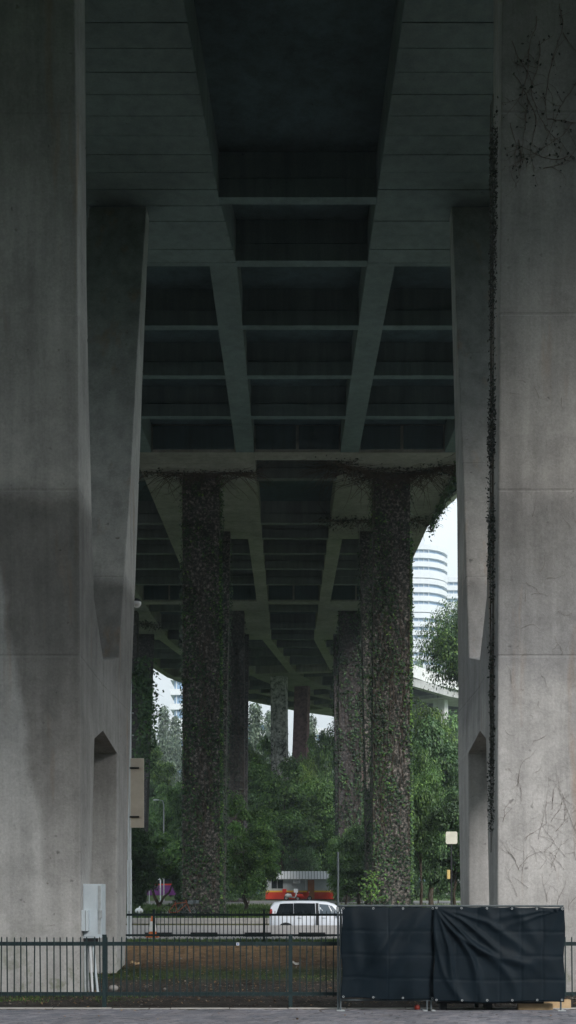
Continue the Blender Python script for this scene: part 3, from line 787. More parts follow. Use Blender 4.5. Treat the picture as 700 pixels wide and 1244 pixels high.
# ------------------------------------------------------------------ cabinet on the left pier
cab = thing('electrical_cabinet', 'pale grey electrical cabinet with conduits on the side of the left pier', 'electrical cabinet', (0, 0, 0))
cz = 20.35
def cx(x): return px(x, cz)
mb = MB(); mb.box(cx(100.3), cx(123), cz, cz+.5, hgt(1140, cz), hgt(1074, cz)); mb.build('cabinet_body', M_cab, cab, bevel=.008)
mb = MB(); mb.box(cx(101.5), cx(118), cz-.012, cz-.001, hgt(1138, cz), hgt(1075.5, cz)); mb.build('door', M_cab, cab, bevel=.004)
mb = MB(); mb.box(cx(119), cx(122.5), cz-.008, cz-.001, hgt(1135, cz), hgt(1076, cz)); mb.build('hinge_side', M_galv, cab)
mb = MB(); mb.box(cx(120.3), cx(124.2), cz-.03, cz-.009, hgt(1116, cz), hgt(1106, cz)); mb.build('latch', M_galv, cab)
mb = MB(); mb.box(cx(97.5), cx(109), cz-.16, cz-.013, hgt(1131, cz), hgt(1106, cz)); mb.build('meter_box', M_cab, cab, bevel=.006)
mb = MB(); mb.box(cx(105.5), cx(105.9), cz-.163, cz-.161, hgt(1131, cz), hgt(1106, cz)); mb.build('meter_box_seam', M_dark, cab)
mb = MB(); mb.box(cx(100), cx(116), cz+.03, cz+.3, hgt(1147, cz), hgt(1140.3, cz)); mb.build('cable_entry', M_dark, cab)
for i, (xa, xb, xc) in enumerate(((99, 98, 97.5), (103, 103, 103.5), (109, 110.5, 112), (112.5, 115, 118), (106, 106, 107.5))):
    mb = MB(); yy = cz+.05+.04*i
    mb.tube([(px(xa, yy), yy, hgt(1142, yy) if i else hgt(1131, yy)), (px(xb, yy), yy, .55), (px(xc, yy), yy, .12), (px(xc+1, yy), yy, -.05)], .016 if i in (0,) else .022, n=8)
    mb.build('conduit', [M_dark, M_galv, M_white, M_cab, M_galv][i], cab)

# ------------------------------------------------------------------ lamp post with sign on the left
lp = thing('lamp_post', 'slim white lamp post behind the left pier, globe lamp near its top', 'lamp post', (px(157.3, 32), 32, .47))
zz = 32
mb = MB(); mb.tube([(0, 0, 0), (0, 0, 2.2)], .065, n=10); mb.tube([(0, 0, 2.2), (.03, 0, hgt(735, zz)-.47)], .05, .03, n=10); mb.build('pole', M_white, lp)
hl = hgt(733, zz)-.47
mb = MB(); mb.tube([(.03, 0, hl), (.16, 0, hl+.09)], .02, n=6); mb.build('lamp_arm', M_dark, lp)
def sphere(mb, c, rx, ry, rz, n=12, m=8, mi=0, z0=-1, z1=1):
    rings = []
    for j in range(m+1):
        t = math.asin(z0)+(math.asin(z1)-math.asin(z0))*j/m
        rings.append([(c[0]+rx*max(math.cos(t), .01)*math.cos(2*math.pi*i/n), c[1]+ry*max(math.cos(t), .01)*math.sin(2*math.pi*i/n), c[2]+rz*math.sin(t)) for i in range(n)])
    mb.loft(rings, mi)
mb = MB(); sphere(mb, (.2, 0, hl), .13, .13, .12); mb.build('globe', mat('frosted acrylic', (.6, .6, .62), .25, spec=.5), lp, smooth=True)
mb = MB(); sphere(mb, (.2, 0, hl+.01), .14, .14, .13, z0=.25, z1=1); mb.build('lamp_cap', M_dark, lp, smooth=True)
for yb in (867, 894):
    mb = MB(); mb.box(-.09, .12, -.02, .02, hgt(yb, zz)-.47, hgt(yb, zz)-.44); mb.build('bracket', M_galv, lp)
sg = thing('road_sign', 'tall beige sign plate seen from behind on the white lamp post', 'sign', (px(159, 31.9), 31.85, 0))
mb = MB(); mb.box(0, .37, -.02, .02, hgt(1006, zz), hgt(922, zz)); mb.build('sign_plate', M_beige, sg, bevel=.008)
for yb in (934, 993):
    mb = MB(); mb.box(-.02, .24, -.06, -.021, hgt(yb+1, zz), hgt(yb-1, zz)); mb.build('bracket', M_dark, sg)
# square sign on the right
sr = thing('square_sign', 'pale square sign with rounded corners on a thin dark post', 'sign', (px(548.5, 44), 44, .48))
mb = MB(); mb.tube([(0, 0, 0), (0, 0, hgt(1022, 44)-.48)], .035, n=8); mb.build('post', M_dark, sr)
def rrect(w, h, r, n=4):
    pts = []
    for cx_, cy_, a0 in ((w-r, h-r, 0), (-w+r, h-r, 90), (-w+r, -h+r, 180), (w-r, -h+r, 270)):
        for i in range(n+1):
            a = R(a0+90*i/n); pts.append((cx_+r*math.cos(a), cy_+r*math.sin(a)))
    return pts
zc = hgt(1018, 44)-.48
pr = rrect(.22, .235, .06)
mb = MB(); mb.loft([[(a, y, zc+c_) for a, c_ in pr] for y in (-.07, -.04)]); mb.build('sign_plate', mottled('cream enamel', [(.3, (.52, .52, .44)), (.7, (.62, .61, .53))], 2), sr)
mb = MB(); mb.box(-.17, -.06, -.1, .02, hgt(1068, 44)-.48, hgt(1057, 44)-.48); mb.build('yellow_box', mottled('yellow paint', [(.3, (.45, .33, .12)), (.7, (.58, .44, .18))], 6), sr, bevel=.01)
mb = MB(); mb.box(-.062, -.02, -.05, 0, hgt(1063, 44)-.48, hgt(1061, 44)-.48); mb.build('box_bracket', M_dark, sr)

# ------------------------------------------------------------------ wheel stops, cone
ws = MB(); ws.loft([[(x, -.075, 0), (x, .075, 0), (x, .05, .12), (x, -.05, .12)] for x in (-.39, .39)])
wl = ['black rubber wheel stop beside the traffic cone', 'black rubber wheel stop in front of the left ivy pier', 'black rubber wheel stop left of the white car', 'black rubber wheel stop in front of the white car']
for i, xc in enumerate((192.5, 248, 313.5, 379)):
    if i == 0: w0 = ws.build('wheel_stop', M_dark, bevel=.01); q = w0
    else: q = w0.copy(); col.objects.link(q)
    q.location = (px(xc, 33.4), 33.4, .488); tag(q, wl[i], 'wheel stop', 'black wheel stops along the car park edge')
cone = thing('traffic_cone', 'orange traffic cone with white band behind the farther railing', 'traffic cone', (px(185.5, 32.8), 32.8, .488))
M_or = mottled('faded orange plastic', [(.3, (.55, .12, .03)), (.7, (.70, .20, .06))], 5, rough=.6)
mb = MB(); mb.box(-.17, .17, -.17, .17, 0, .05); mb.build('base', M_or, cone, bevel=.01)
def ringz(r, z, n=16): return [(r*math.cos(2*math.pi*i/n), r*math.sin(2*math.pi*i/n), z) for i in range(n)]
mb = MB(); mb.loft([ringz(.135, .05), ringz(.118, .17)]); mb.build('lower_cone', M_or, cone)
mb = MB(); mb.loft([ringz(.12, .17), ringz(.065, .46)]); mb.build('white_band', M_line, cone)
mb = MB(); mb.loft([ringz(.063, .46), ringz(.03, .64), ringz(.02, .65)]); mb.build('tip', M_or, cone)

# ------------------------------------------------------------------ the car
def car():
    root = thing('parked_car', 'silver white minivan with dark tinted rear windows, parked facing right', 'car', (px(328, 51.6), 50.6, -.25))
    M_paint = mat('silver white paint', (.60, .64, .70), .28, spec=.5); k = NT(M_paint)
    k.b.inputs['Coat Weight'].default_value = .6
    k.color(k.ramp(k.noise(2, 4, .6), [(.3, (.68, .73, .82)), (.7, (.76, .81, .89))]))
    # stations along the length: x, bottom, sill, belt, roof height, half width at sill, at belt, at roof
    ST = [(.00, .42, .50, .95, .98, .60, .62, .58), (.06, .30, .45, 1.05, 1.42, .76, .76, .60), (.22, .24, .40, 1.05, 1.58, .82, .81, .64), (.6, .22, .38, 1.04, 1.635, .845, .84, .68), (1.3, .22, .36, 1.02, 1.65, .85, .85, .70),
          (2.0, .22, .36, 1.0, 1.64, .85, .85, .70), (2.5, .22, .36, .99, 1.60, .85, .85, .68), (2.85, .22, .36, .98, 1.50, .85, .85, .65), (3.2, .22, .36, .97, 1.26, .85, .84, .66), (3.5, .22, .36, .95, 1.04, .84, .82, .70),
          (3.85, .24, .36, .86, .92, .82, .78, .66), (4.08, .28, .38, .72, .78, .74, .70, .60), (4.18, .36, .42, .6, .64, .60, .58, .5)]
    def ring(t):
        x, b0, s0, bl, rf, ws_, wb, wr = t
        half = [(0, b0), (ws_*.9, b0), (ws_, s0), (wb+.01, (s0+bl)/2), (wb, bl), (wr+.03, rf-.07 if rf-bl > .15 else rf-.02), (wr-.08, rf-.015), (0, rf)]
        return [(x, y, z) for y, z in half]+[(x, -y, z) for y, z in half[-2:0:-1]]
    mb = MB(); mb.loft([ring(t) for t in ST]); mb.build('body', M_paint, root, smooth=True).modifiers.new('e', 'EDGE_SPLIT').split_angle = R(38)
    def interp(x):
        for a, c in zip(ST, ST[1:]):
            if x <= c[0]:
                t = (x-a[0])/(c[0]-a[0]); return [p+(q-p)*t for p, q in zip(a, c)]
        return ST[-1]
    def pane(name, xs_top, xs_bot, lo, hi, m, off=.006):
        for sd_ in (-1, 1):
            mb = MB(); n = 8
            for i in range(n+1):
                for (xa, xb), f in ((xs_bot, lo), (xs_top, hi)):
                    x = xa+(xb-xa)*i/n; t = interp(x); y = t[6]+(t[7]+.03-t[6])*f; z = t[3]+(t[4]-.07-t[3])*f
                    mb.v.append((x, sd_*(y+off), z)); mb.v.append((x, sd_*(y-.01), z))
            for i in range(n):
                a = i*4; mb.add([], []); mb.f += [(a, a+4, a+6, a+2)]; mb.m += [0]
            mb.build(name, m, root)
    pane('rear_quarter_window', (.46, 1.035), (.30, 1.055), .08, .92, M_glass)
    pane('rear_door_window', (1.05, 1.98), (1.07, 2.0), .06, .93, M_glass)
    pane('front_door_window', (2.16, 2.72), (2.18, 3.1), .06, .90, mat('light glass', (.10, .13, .16), .12, spec=.6))
    pane('door_pillar', (2.01, 2.13), (2.03, 2.15), -.9, .96, M_dark, .008)
    mb = MB()
    w = [(2.86, 1.50), (3.44, 1.07)]
    mb.add([(2.86, -.60, 1.505), (2.86, .60, 1.505), (3.46, .66, 1.075), (3.46, -.66, 1.075)], [(0, 1, 2, 3)]); mb.v = [(x+.015, y, z+.02) for x, y, z in mb.v]; mb.build('windscreen', M_glass, root)
    mb = MB(); mb.add([(-.0, -.5, 1.05), (-.0, .5, 1.05), (.09, .52, 1.44), (.09, -.52, 1.44)], [(0, 3, 2, 1)]); mb.v = [(x+.02-.05, y, z) for x, y, z in mb.v]; mb.build('rear_window', M_glass, root)
    for x in (.72, 3.38):
        for sd_ in (-1, 1):
            mb = MB(); mb.torus((0, 0, 0), .24, .085, 'Y', 24, 8); t = mb.build('tyre', M_dark, root, smooth=True); t.location = (x, sd_*.76, .32)
            mb = MB(); mb.loft([[(.19*math.cos(a), y, .19*math.sin(a)) for a in [2*math.pi*i/16 for i in range(16)]] for y in (-.03, .03)])
            for i in range(5):
                a = 2*math.pi*i/5; mb.tube([(0, sd_*.035, 0), (.18*math.cos(a), sd_*.035, .18*math.sin(a))], .022, n=5)
            mb.build('rim', M_galv, t)
            # dark wheel arch
            mb = MB(); n = 14
            for i in range(n+1):
                a = math.pi*i/n
                for r_ in (.30, .375): mb.v.append((x+r_*math.cos(a), sd_*.862, .33+r_*math.sin(a)))
            for i in range(n): mb.f.append((2*i, 2*i+1, 2*i+3, 2*i+2)); mb.m.append(0)
            mb.loft([[(x+.35*math.cos(a), y, .33+.35*math.sin(a)) for a in [math.pi*i/12 for i in range(13)]] for y in (sd_*.70, sd_*.858)])
            mb.build('wheel_arch', M_dark, root)
    for sd_ in (-1, 1):
        mb = MB(); sphere(mb, (3.95, sd_*.66, .72), .17, .12, .09, 10, 6); mb.build('headlight', mat('headlight', (.6, .65, .7), .1, spec=.7), root, smooth=True)
        mb = MB(); sphere(mb, (.08, sd_*.70, 1.1), .07, .09, .2, 8, 6); mb.build('tail_light', mat('tail light', (.35, .02, .02), .2), root, smooth=True)
        mb = MB(); sphere(mb, (2.98, sd_*.96, 1.06), .07, .10, .075, 10, 6); mb.build('wing_mirror', M_paint, root, smooth=True)
        for x in (1.22, 2.28):
            mb = MB(); mb.tube([(x, sd_*.872, .9), (x+.08, sd_*.885, .905), (x+.17, sd_*.872, .9)], .013, n=6); mb.build('door_handle', M_galv, root)
        for x in (1.05, 2.09, 3.14):
            mb = MB(); mb.box(x-.004, x+.004, sd_*.853-.008, sd_*.853+.010, .4, .98); mb.build('door_seam', M_dark, root)
    mb = MB(); mb.tube([(.7, -.6, 1.66), (2.3, -.6, 1.66)], .012, n=6); mb.tube([(.7, .6, 1.66), (2.3, .6, 1.66)], .012, n=6); mb.build('roof_rails', M_dark, root)
    return root
car()

# ------------------------------------------------------------------ booth with scooters
Zb = 100.0; gb = level(Zb)
def bz(y): return hgt(y, Zb)
M_red = mottled('red paint', [(.3, (.50, .035, .02)), (.7, (.62, .06, .03))], 1.5, rough=.5, bump=.05)
M_yel = mottled('yellow paint stripe', [(.3, (.75, .42, .03)), (.7, (.85, .52, .06))], 1.5, rough=.5, bump=.05)
M_gw = mottled('grey wall panel', [(.3, (.36, .40, .43)), (.7, (.46, .50, .53))], 1.5, rough=.7, bump=.05)
booth = thing('roadside_booth', 'low grey booth with red and yellow stripes behind the parked minivan', 'booth')
xa, xb = px(323, Zb), px(405, Zb)
mb = MB(); mb.box(xa, xb, Zb, Zb+3, bz(1082), bz(1062)); mb.build('upper_wall', M_gw, booth)
mb = MB(); mb.box(xa-.01, xb+.01, Zb-.02, Zb+3, bz(1084), bz(1082)+.001-.002); mb.build('yellow_stripe', M_yel, booth)
mb = MB(); mb.box(xa-.01, xb+.01, Zb-.02, Zb+3, bz(1092.5), bz(1084)-.002); mb.build('red_wall', M_red, booth)
mb = MB(); mb.box(xa, xb, Zb+.01, Zb+3, gb-.2, bz(1092.5)-.002); mb.build('plinth', M_dark, booth)
mb = MB(); x = px(335, Zb)
M_awn = mottled('ribbed metal sheet', [(.3, (.62, .66, .69)), (.7, (.72, .76, .79))], 2, rough=.5, bump=.05)
w_ = .26; first = None
while x < xb+.2:
    if first is None:
        a = MB(); a.loft([[(0, 0, bz(1068)), (w_-.05, 0, bz(1068)), (w_-.05, .6, bz(1058.5)), (0, .6, bz(1058.5))], [(0, .02, bz(1068)-.03), (w_-.05, .02, bz(1068)-.03), (w_-.05, .62, bz(1058.5)-.03), (0, .62, bz(1058.5)-.03)]])
        a.box(w_-.05, w_, .0, .63, bz(1068)-.03, bz(1068)-.02)
        first = a.build('awning_sheet', M_awn, booth); first.location = (x, Zb-.6, 0)
    else: q = first.copy(); col.objects.link(q); q.parent = booth; q.location = (x, Zb-.6, 0)
    x += w_
mb = MB(); mb.box(xa-.05, xb+.25, Zb+.04, Zb+3.1, bz(1062)+.002, bz(1059)); mb.build('roof', M_gw, booth)
for i, (a, c) in enumerate(((330, 336.6), (337.4, 344))):
    mb = MB(); mb.box(px(a, Zb), px(c, Zb), Zb-.03, Zb-.002, bz(1079.5), bz(1068)); f_ = mb.build('window', M_dark, booth)
    mb = MB(); mb.box(px(a+.8, Zb), px(c-.8, Zb), Zb-.04, Zb-.031, bz(1079), bz(1068.6)); mb.build('pane', M_glass, f_)
mb = MB(); mb.box(px(356.5, Zb), px(365, Zb), Zb-.35, Zb-.002, bz(1073.5), bz(1068)); ac = mb.build('air_conditioner', M_white, booth, bevel=.02)
mb = MB(); mb.box(px(357.5, Zb), px(363, Zb), Zb-.36, Zb-.351, bz(1072.8), bz(1068.8)); mb.build('grille', M_galv, ac)
mb = MB(); mb.box(px(371, Zb), px(372.5, Zb), Zb-.05, Zb-.003, bz(1081.5), bz(1068)); mb.build('downpipe', M_white, booth)
mb = MB(); mb.box(px(374, Zb), px(382, Zb), Zb-.04, Zb-.025, bz(1092), bz(1069)); mb.build('door', mottled('orange brown door', [(.3, (.30, .12, .06)), (.7, (.40, .18, .09))], 2), booth)
def scooter(x, y, label, cb, cbox):
    r_ = thing('motor_scooter', label, 'scooter', (x, y, level(y)+.01), 0, 'scooters parked at the booth'); r_.scale = (.82, .82, .82)
    for wx in (0, 1.2):
        mb = MB(); mb.torus((wx, 0, .26), .2, .06, 'Y', 16, 6); w = mb.build('wheel', M_dark, r_, smooth=True)
        mb = MB(); mb.loft([[(wx+.14*math.cos(a), yy, .26+.14*math.sin(a)) for a in [2*math.pi*i/10 for i in range(10)]] for yy in (-.02, .02)]); mb.build('rim', M_galv, w)
    mb = MB(); mb.loft([[(a, -w, z0), (a, w, z0), (a, w*.8, z1), (a, -w*.8, z1)] for a, w, z0, z1 in ((-.15, .08, .45, .6), (.1, .17, .35, .74), (.5, .15, .28, .7), (.62, .14, .25, .4), (.9, .14, .25, .4), (1.0, .16, .35, .95), (1.12, .1, .5, .98))]); mb.build('body', cb, r_, smooth=True)
    mb = MB(); mb.loft([[(a, -.14, .72), (a, .14, .72), (a, .11, .82), (a, -.11, .82)] for a in (-.12, .55)]); mb.build('seat', M_dark, r_, bevel=.03)
    mb = MB(); mb.tube([(1.2, 0, .26), (1.0, 0, .95), (.97, 0, 1.02)], .03, n=6); mb.tube([(.92, -.33, 1.05), (.99, 0, 1.0), (.92, .33, 1.05)], .017, n=6); mb.build('handlebar', M_dark, r_)
    mb = MB(); mb.box(-.42, .02, -.22, .22, .84, 1.22); mb.build('top_box', cbox, r_, bevel=.03)
    mb = MB(); sphere(mb, (1.12, 0, .9), .06, .09, .07, 8, 6); mb.build('headlight', M_white, r_, smooth=True)
    return r_
M_rp = mat('scooter red', (.5, .03, .02), .3)
scooter(px(362, 97), 97.2, 'red scooter with white top box in front of the striped booth', M_rp, M_white)
scooter(px(348, 97), 98.2, 'white and red scooter, left one by the striped booth', M_white, M_rp)

# ------------------------------------------------------------------ bus, sign posts, bicycle beyond on the left
bus = thing('parked_bus', 'purple bus with red stripe glimpsed behind the forked tree', 'bus', (px(150, 112), 112, level(112)))
M_pur = mottled('purple paint', [(.3, (.13, .03, .16)), (.7, (.18, .05, .22))], 1, rough=.4, bump=.02)
L = 9
pr2 = [(0, .35), (0, 2.6), (.3, 2.95), (L-.2, 2.95), (L, 2.7), (L, .35)]
mb = MB(); mb.box(0, L, 0, 2.4, .3, 1.28); mb.build('lower_body', M_pur, bus, bevel=.06)
mb = MB(); mb.box(-.01, L+.01, -.01, 2.41, 1.282, 1.42); mb.build('red_stripe', M_red, bus)
mb = MB(); mb.box(.02, L-.02, .02, 2.38, 1.422, 2.6); mb.build('window_band', M_glass, bus)
mb = MB(); mb.box(0, L, 0, 2.4, 2.602, 2.95); mb.build('roof', M_white, bus, bevel=.08)
for i in range(6):
    mb = MB(); mb.box(i*1.6+.4, i*1.6+.5, -.008, .019, 1.423, 2.6); mb.build('window_pillar', M_dark, bus)
for x in (1.8, 7.2):
    mb = MB(); mb.torus((x, .12, .45), .32, .13, 'Y', 18, 6); mb.build('wheel', M_dark, bus, smooth=True)
for (x, y, h_, lab) in ((195, 88, 1063, 'white sign post with small plate beside the far road, left of the ivy pier'),):
    g = level(y); t = thing('sign_post', lab, 'sign post', (px(x, y), y, g))
    mb = MB(); mb.tube([(0, 0, 0), (0, 0, hgt(h_, y)-g)], .045, n=8); mb.build('post', M_white, t)
    mb = MB(); mb.box(-.2, .2, -.06, -.046, hgt(1069, y)-g, hgt(1062.5, y)-g); p_ = mb.build('sign_plate', M_white, t)
    mb = MB(); mb.loft([[(-.03, -.064, 1.75), (.05, -.064, 1.75), (.05, -.0605, 1.75), (-.03, -.0605, 1.75)], [(-.1, -.064, 1.95), (.0, -.064, 1.95), (0, -.0605, 1.95), (-.1, -.0605, 1.95)]]);
    mb.v = [(a, c_, d_-1.75+hgt(1068, y)-g+.05) for a, c_, d_ in mb.v]; mb.build('dark_mark', M_dark, p_)
for (x, y, h_, w_, lab) in ((268, 57, 1110, .05, 'short pale post at the right foot of the left ivy pier'), (221, 56.8, 1108, .04, 'short pale post at the left foot of the left ivy pier'), (181.5, 84, 1075, .035, 'thin grey post left of the white sign post')):
    mb = MB(); mb.tube([(0, 0, 0), (0, 0, hgt(h_, y)-level(y))], w_, n=8); mb.tube([(0, 0, hgt(h_, y)-level(y)), (0, 0, hgt(h_, y)-level(y)+.03)], w_*1.15, w_*.6, n=8)
    tag(mb.build('marker_post', M_galv), lab, 'post').location = (px(x, y), y, level(y))
def bicycle(x, y, rz, label, c):
    r_ = thing('parked_bicycle', label, 'bicycle', (x, y, level(y)+.01), rz, 'bicycles parked by the left ivy pier')
    for wx in (0, 1.05):
        mb = MB(); mb.torus((wx, 0, .34), .32, .018, 'Y', 22, 5); w = mb.build('wheel', M_dark, r_)
        mb = MB()
        for i in range(8):
            a = math.pi*2*i/8; mb.tube([(wx, 0, .34), (wx+.31*math.cos(a), 0, .34+.31*math.sin(a))], .004, n=3)
        mb.build('spokes', M_galv, w)
    mb = MB()
    for p, q in (((0, 0, .34), (.42, 0, .32)), ((0, 0, .34), (.33, 0, .75)), ((.42, 0, .32), (.33, 0, .85)), ((.35, 0, .75), (.85, 0, .8)), ((.42, 0, .32), (.87, 0, .72)), ((1.05, 0, .34), (.83, 0, .92))): mb.tube([p, q], .02, n=6)
    mb.build('frame', c, r_)
    mb = MB(); sphere(mb, (.31, 0, .88), .13, .07, .035, 8, 6); mb.build('saddle', M_dark, r_)
    mb = MB(); mb.tube([(.80, -.26, .98), (.83, 0, .95), (.80, .26, .98)], .014, n=6); mb.build('handlebar', M_dark, r_)
    mb = MB(); mb.box(.95, 1.18, -.13, .13, .74, .90); mb.build('basket', M_frame, r_)
bicycle(px(204, 54.5), 54.6, R(8), 'orange framed bicycle standing left of the left ivy pier', mat('rusty orange frame', (.22, .06, .03), .5))
bicycle(px(213, 55), 55.4, R(-25), 'grey framed bicycle half hidden by the left ivy pier', M_frame)
mb = MB(); sphere(mb, (0, 0, .12), .2, .14, .15, 8, 6); mb.tube([(0, 0, .22), (.05, 0, .34)], .05, .02, n=6)
tag(mb.build('white_bag', M_white, smooth=True), 'white plastic bag on the low plants behind the farther railing', 'bag').location = (px(169, 55), 55, .75)

# lamp standards on the curving deck and one among the trees
for i, (s_, u_, top, lab) in enumerate(((140, 8.3, 9.5, 'tall pale lamp standard on the curved flyover, right one in the gap'), (132, 8.3, 7.2, 'shorter pale lamp standard on the curved flyover beside the ivy'))):
    p = P(s_, u_, SOF(s_)+GH+.32); t = thing('street_lamp', lab, 'street lamp', p, 0, 'lamp standards on the flyover')
    mb = MB(); mb.tube([(0, 0, 0), (0, 0, top-1), (-.3, 0, top-.2), (-1.4, 0, top)], .11, .06, n=8); mb.build('post', M_galv, t)
    mb = MB(); mb.loft([[(-1.4, -.12, top-.05), (-1.4, .12, top-.05), (-1.4, .08, top+.08), (-1.4, -.08, top+.08)], [(-2.1, -.1, top-.05), (-2.1, .1, top-.05), (-2.1, .05, top+.03), (-2.1, -.05, top+.03)]]); mb.build('lamp_head', M_white, t)
y = 95; t = thing('street_lamp', 'small roadside lamp among the trees left of the ivy pier', 'street lamp', (px(199, y), y, level(y)))
hh = hgt(972, y)-level(y)
mb = MB(); mb.tube([(0, 0, 0), (0, 0, hh-.4), (-.1, 0, hh-.05), (-.5, 0, hh)], .06, .035, n=6); mb.build('post', M_galv, t)
mb = MB(); sphere(mb, (-.62, 0, hh), .28, .12, .07, 8, 6); mb.build('lamp_head', M_white, t, smooth=True)

# ------------------------------------------------------------------ far buildings
M_bw = mottled('pale tower cladding', [(.3, (.52, .55, .58)), (.7, (.58, .61, .64))], .08, bump=0)
M_bwin = mat('blue grey glazing', (.20, .31, .45), .35, spec=.4)
M_bdark = mat('shaded recess', (.33, .36, .40), .8)
def tower(name, label, x0, x1, y0, y1, z0, z1, fh, corner, fins=True, group=None, wfrac=.42, nwin=2.0):
    t = thing(name, label, 'building', (0, 0, 0), 0, group)
    def plan(grow=0):
        p = [(x0-grow, y0-grow)]
        for i in range(6):
            a = R(-90+90*i/5); p.append((x1-corner+(corner+grow)*math.cos(a), y0+corner+(corner+grow)*math.sin(a)))
        return p+[(x1+grow, y1+grow), (x0-grow, y1+grow)]
    z = z0; base = MB(); base.loft([[(x, y, zz_) for x, y in plan()] for zz_ in (level(y0)-1, z1)]); base.build('core', M_bwin, t)
    me = None; n = int((z1-z0)/fh)
    for i in range(n):
        zt = z1-fh*i
        special = i % 4 == 3
        if me is None:
            mb = MB(); mb.loft([[(x, y, zz_) for x, y in plan(1.1)] for zz_ in (-fh*(1-wfrac), 0)]); o = mb.build('floor_band', M_bw, t); me = o.data; o.location.z = zt
            mbs = MB(); mbs.loft([[(x, y, zz_) for x, y in plan(1.15)] for zz_ in (-fh*.9, 0)]); ms = mbs.build('plant_floor_band', M_bw, t); ms.location.z = z1-fh*3+.02; me2 = ms.data
            mu = MB(); x = x0+.6
            while x < x1-corner*.6:
                mu.box(x-.12, x+.12, y0-.35, y0-.02, 0, fh*wfrac); x += nwin
            mul = mu.build('mullions', M_bw, t); mul['kind'] = 'stuff'; mul.location.z = zt-fh; me3 = mul.data
        else:
            o = link('floor_band', me, t); o.location.z = zt
            if special and i > 3: q = link('plant_floor_band', me2, t); q.location.z = zt+.02
            q = link('mullions', me3, t); q['kind'] = 'stuff'; q.location.z = zt-fh
    return t
ZT = 460
t = tower('white_tower', 'white high rise with blue window bands and a rounded corner, seen beside the ivy pier', px(440, ZT), px(545, ZT), ZT, ZT+26, 30, hgt(662, ZT), 3.42, 11)
mb = MB(); mb.box(px(510, ZT), px(517, ZT), ZT+4, ZT+10, hgt(662, ZT)+.02, hgt(650, ZT)); mb.build('roof_plant', M_bw, t)
mb = MB(); mb.box(px(480, ZT), px(530, ZT), ZT+10, ZT+20, hgt(662, ZT)+.02, hgt(657, ZT)); mb.build('roof_parapet', M_bw, t)
tower('white_block', 'lower white block of the high rise, partly behind the tall tree', px(546, ZT), px(620, ZT), ZT+20, ZT+44, 30, hgt(702, ZT+20), 3.42, 5)
tower('glass_office_block', 'pale blue glass building far off behind the left ivy pier', px(212, 330), px(262, 330), 330, 350, 10, hgt(820, 330), 4.2, 2, wfrac=.6)
tower('apartment_block', 'pale distant apartment block behind the hazy trees left of the pale pier', px(296, 300), px(322, 300), 300, 316, 5, hgt(872, 300), 3.3, 2, wfrac=.45)
tower('apartment_block', 'pale distant block glimpsed right of the reddish pier above the trees', px(372, 310), px(396, 310), 310, 324, 5, hgt(885, 310), 3.3, 2, wfrac=.45)

# ------------------------------------------------------------------ trees
def crown_mesh(seed, rx, rz, ncl, nleaf, leaf, m, shape='round'):
    rng = np.random.default_rng(seed)
    cl = []
    for i in range(ncl):
        while True:
            p = rng.uniform(-1, 1, 3); r_ = np.linalg.norm(p)
            if r_ < 1 and r_ > .35 and p[2] > -.75: break
        if shape == 'cone': p = np.array([p[0]*(1-(p[2]+1)/2)*1.0, p[1]*(1-(p[2]+1)/2)*1.0, p[2]])
        cl.append(p*np.array([rx, rx, rz]))
    cl = np.array(cl); C = []; N = []
    for c in cl:
        cr = rng.uniform(.16, .34)*rx; n = int(nleaf*rng.uniform(.6, 1.4))
        d = rng.normal(size=(n, 3)); d /= np.linalg.norm(d, axis=1, keepdims=True)
        r_ = rng.uniform(.35, 1, (n, 1))**.6*cr*rng.uniform(.8, 1.25, (n, 1))
        q = d*r_*np.array([1.25, 1.25, .55]); q[:, 2] -= (np.hypot(q[:, 0], q[:, 1])/cr)**2*cr*.18
        C.append(c+q); nn = d*np.array([.6, .6, .5])+np.array([0, 0, .75])+rng.normal(0, .35, (n, 3)); N.append(nn)
    C = np.concatenate(C); N = np.concatenate(N)
    V, Fq = leaf_quads(C, N, leaf*rng.uniform(.6, 1.35, len(C)), rng)
    return npmesh('crown', V, Fq, m), cl
def trunk_mesh(seed, H, hb, cl, r0, forks=9, zc=0):
    rr = random.Random(seed); mb = MB()
    base = [Vector((0, 0, -.3))]
    n = 5
    for i in range(1, n+1): base.append(Vector((rr.gauss(0, .12), rr.gauss(0, .12), hb*i/n)))
    mb.tube(base, r0*1.25, r0*.8, 8)
    top = base[-1]
    for c in rr.sample(list(cl), min(forks, len(cl))):
        e = Vector(c)+Vector((0, 0, zc)); s0 = base[-1-(rr.random() < .4)]
        mid = s0.lerp(e, .5)+Vector((rr.gauss(0, .3), rr.gauss(0, .3), rr.uniform(.1, .5)))
        mb.tube([s0, s0.lerp(mid, .5)+Vector((rr.gauss(0, .1), rr.gauss(0, .1), 0)), mid, e.lerp(mid, .5), e], r0*.45, r0*.08, 5)
    return mb
TREES = {}
def proto_tree(key, m, seed, rx, rz, zc, ncl, nleaf, leaf, r0, hb, shape='round'):
    me, cl = crown_mesh(seed, rx, rz, ncl, nleaf, leaf, m, shape)
    tb = trunk_mesh(seed, 0, hb, cl, r0, zc=zc)
    tm = bpy.data.meshes.new('trunk'); tm.from_pydata(tb.v, [], tb.f); tm.materials.append(M_bark)
    tm.polygons.foreach_set('use_smooth', [True]*len(tm.polygons))
    TREES[key] = (me, tm, zc, zc+rz)
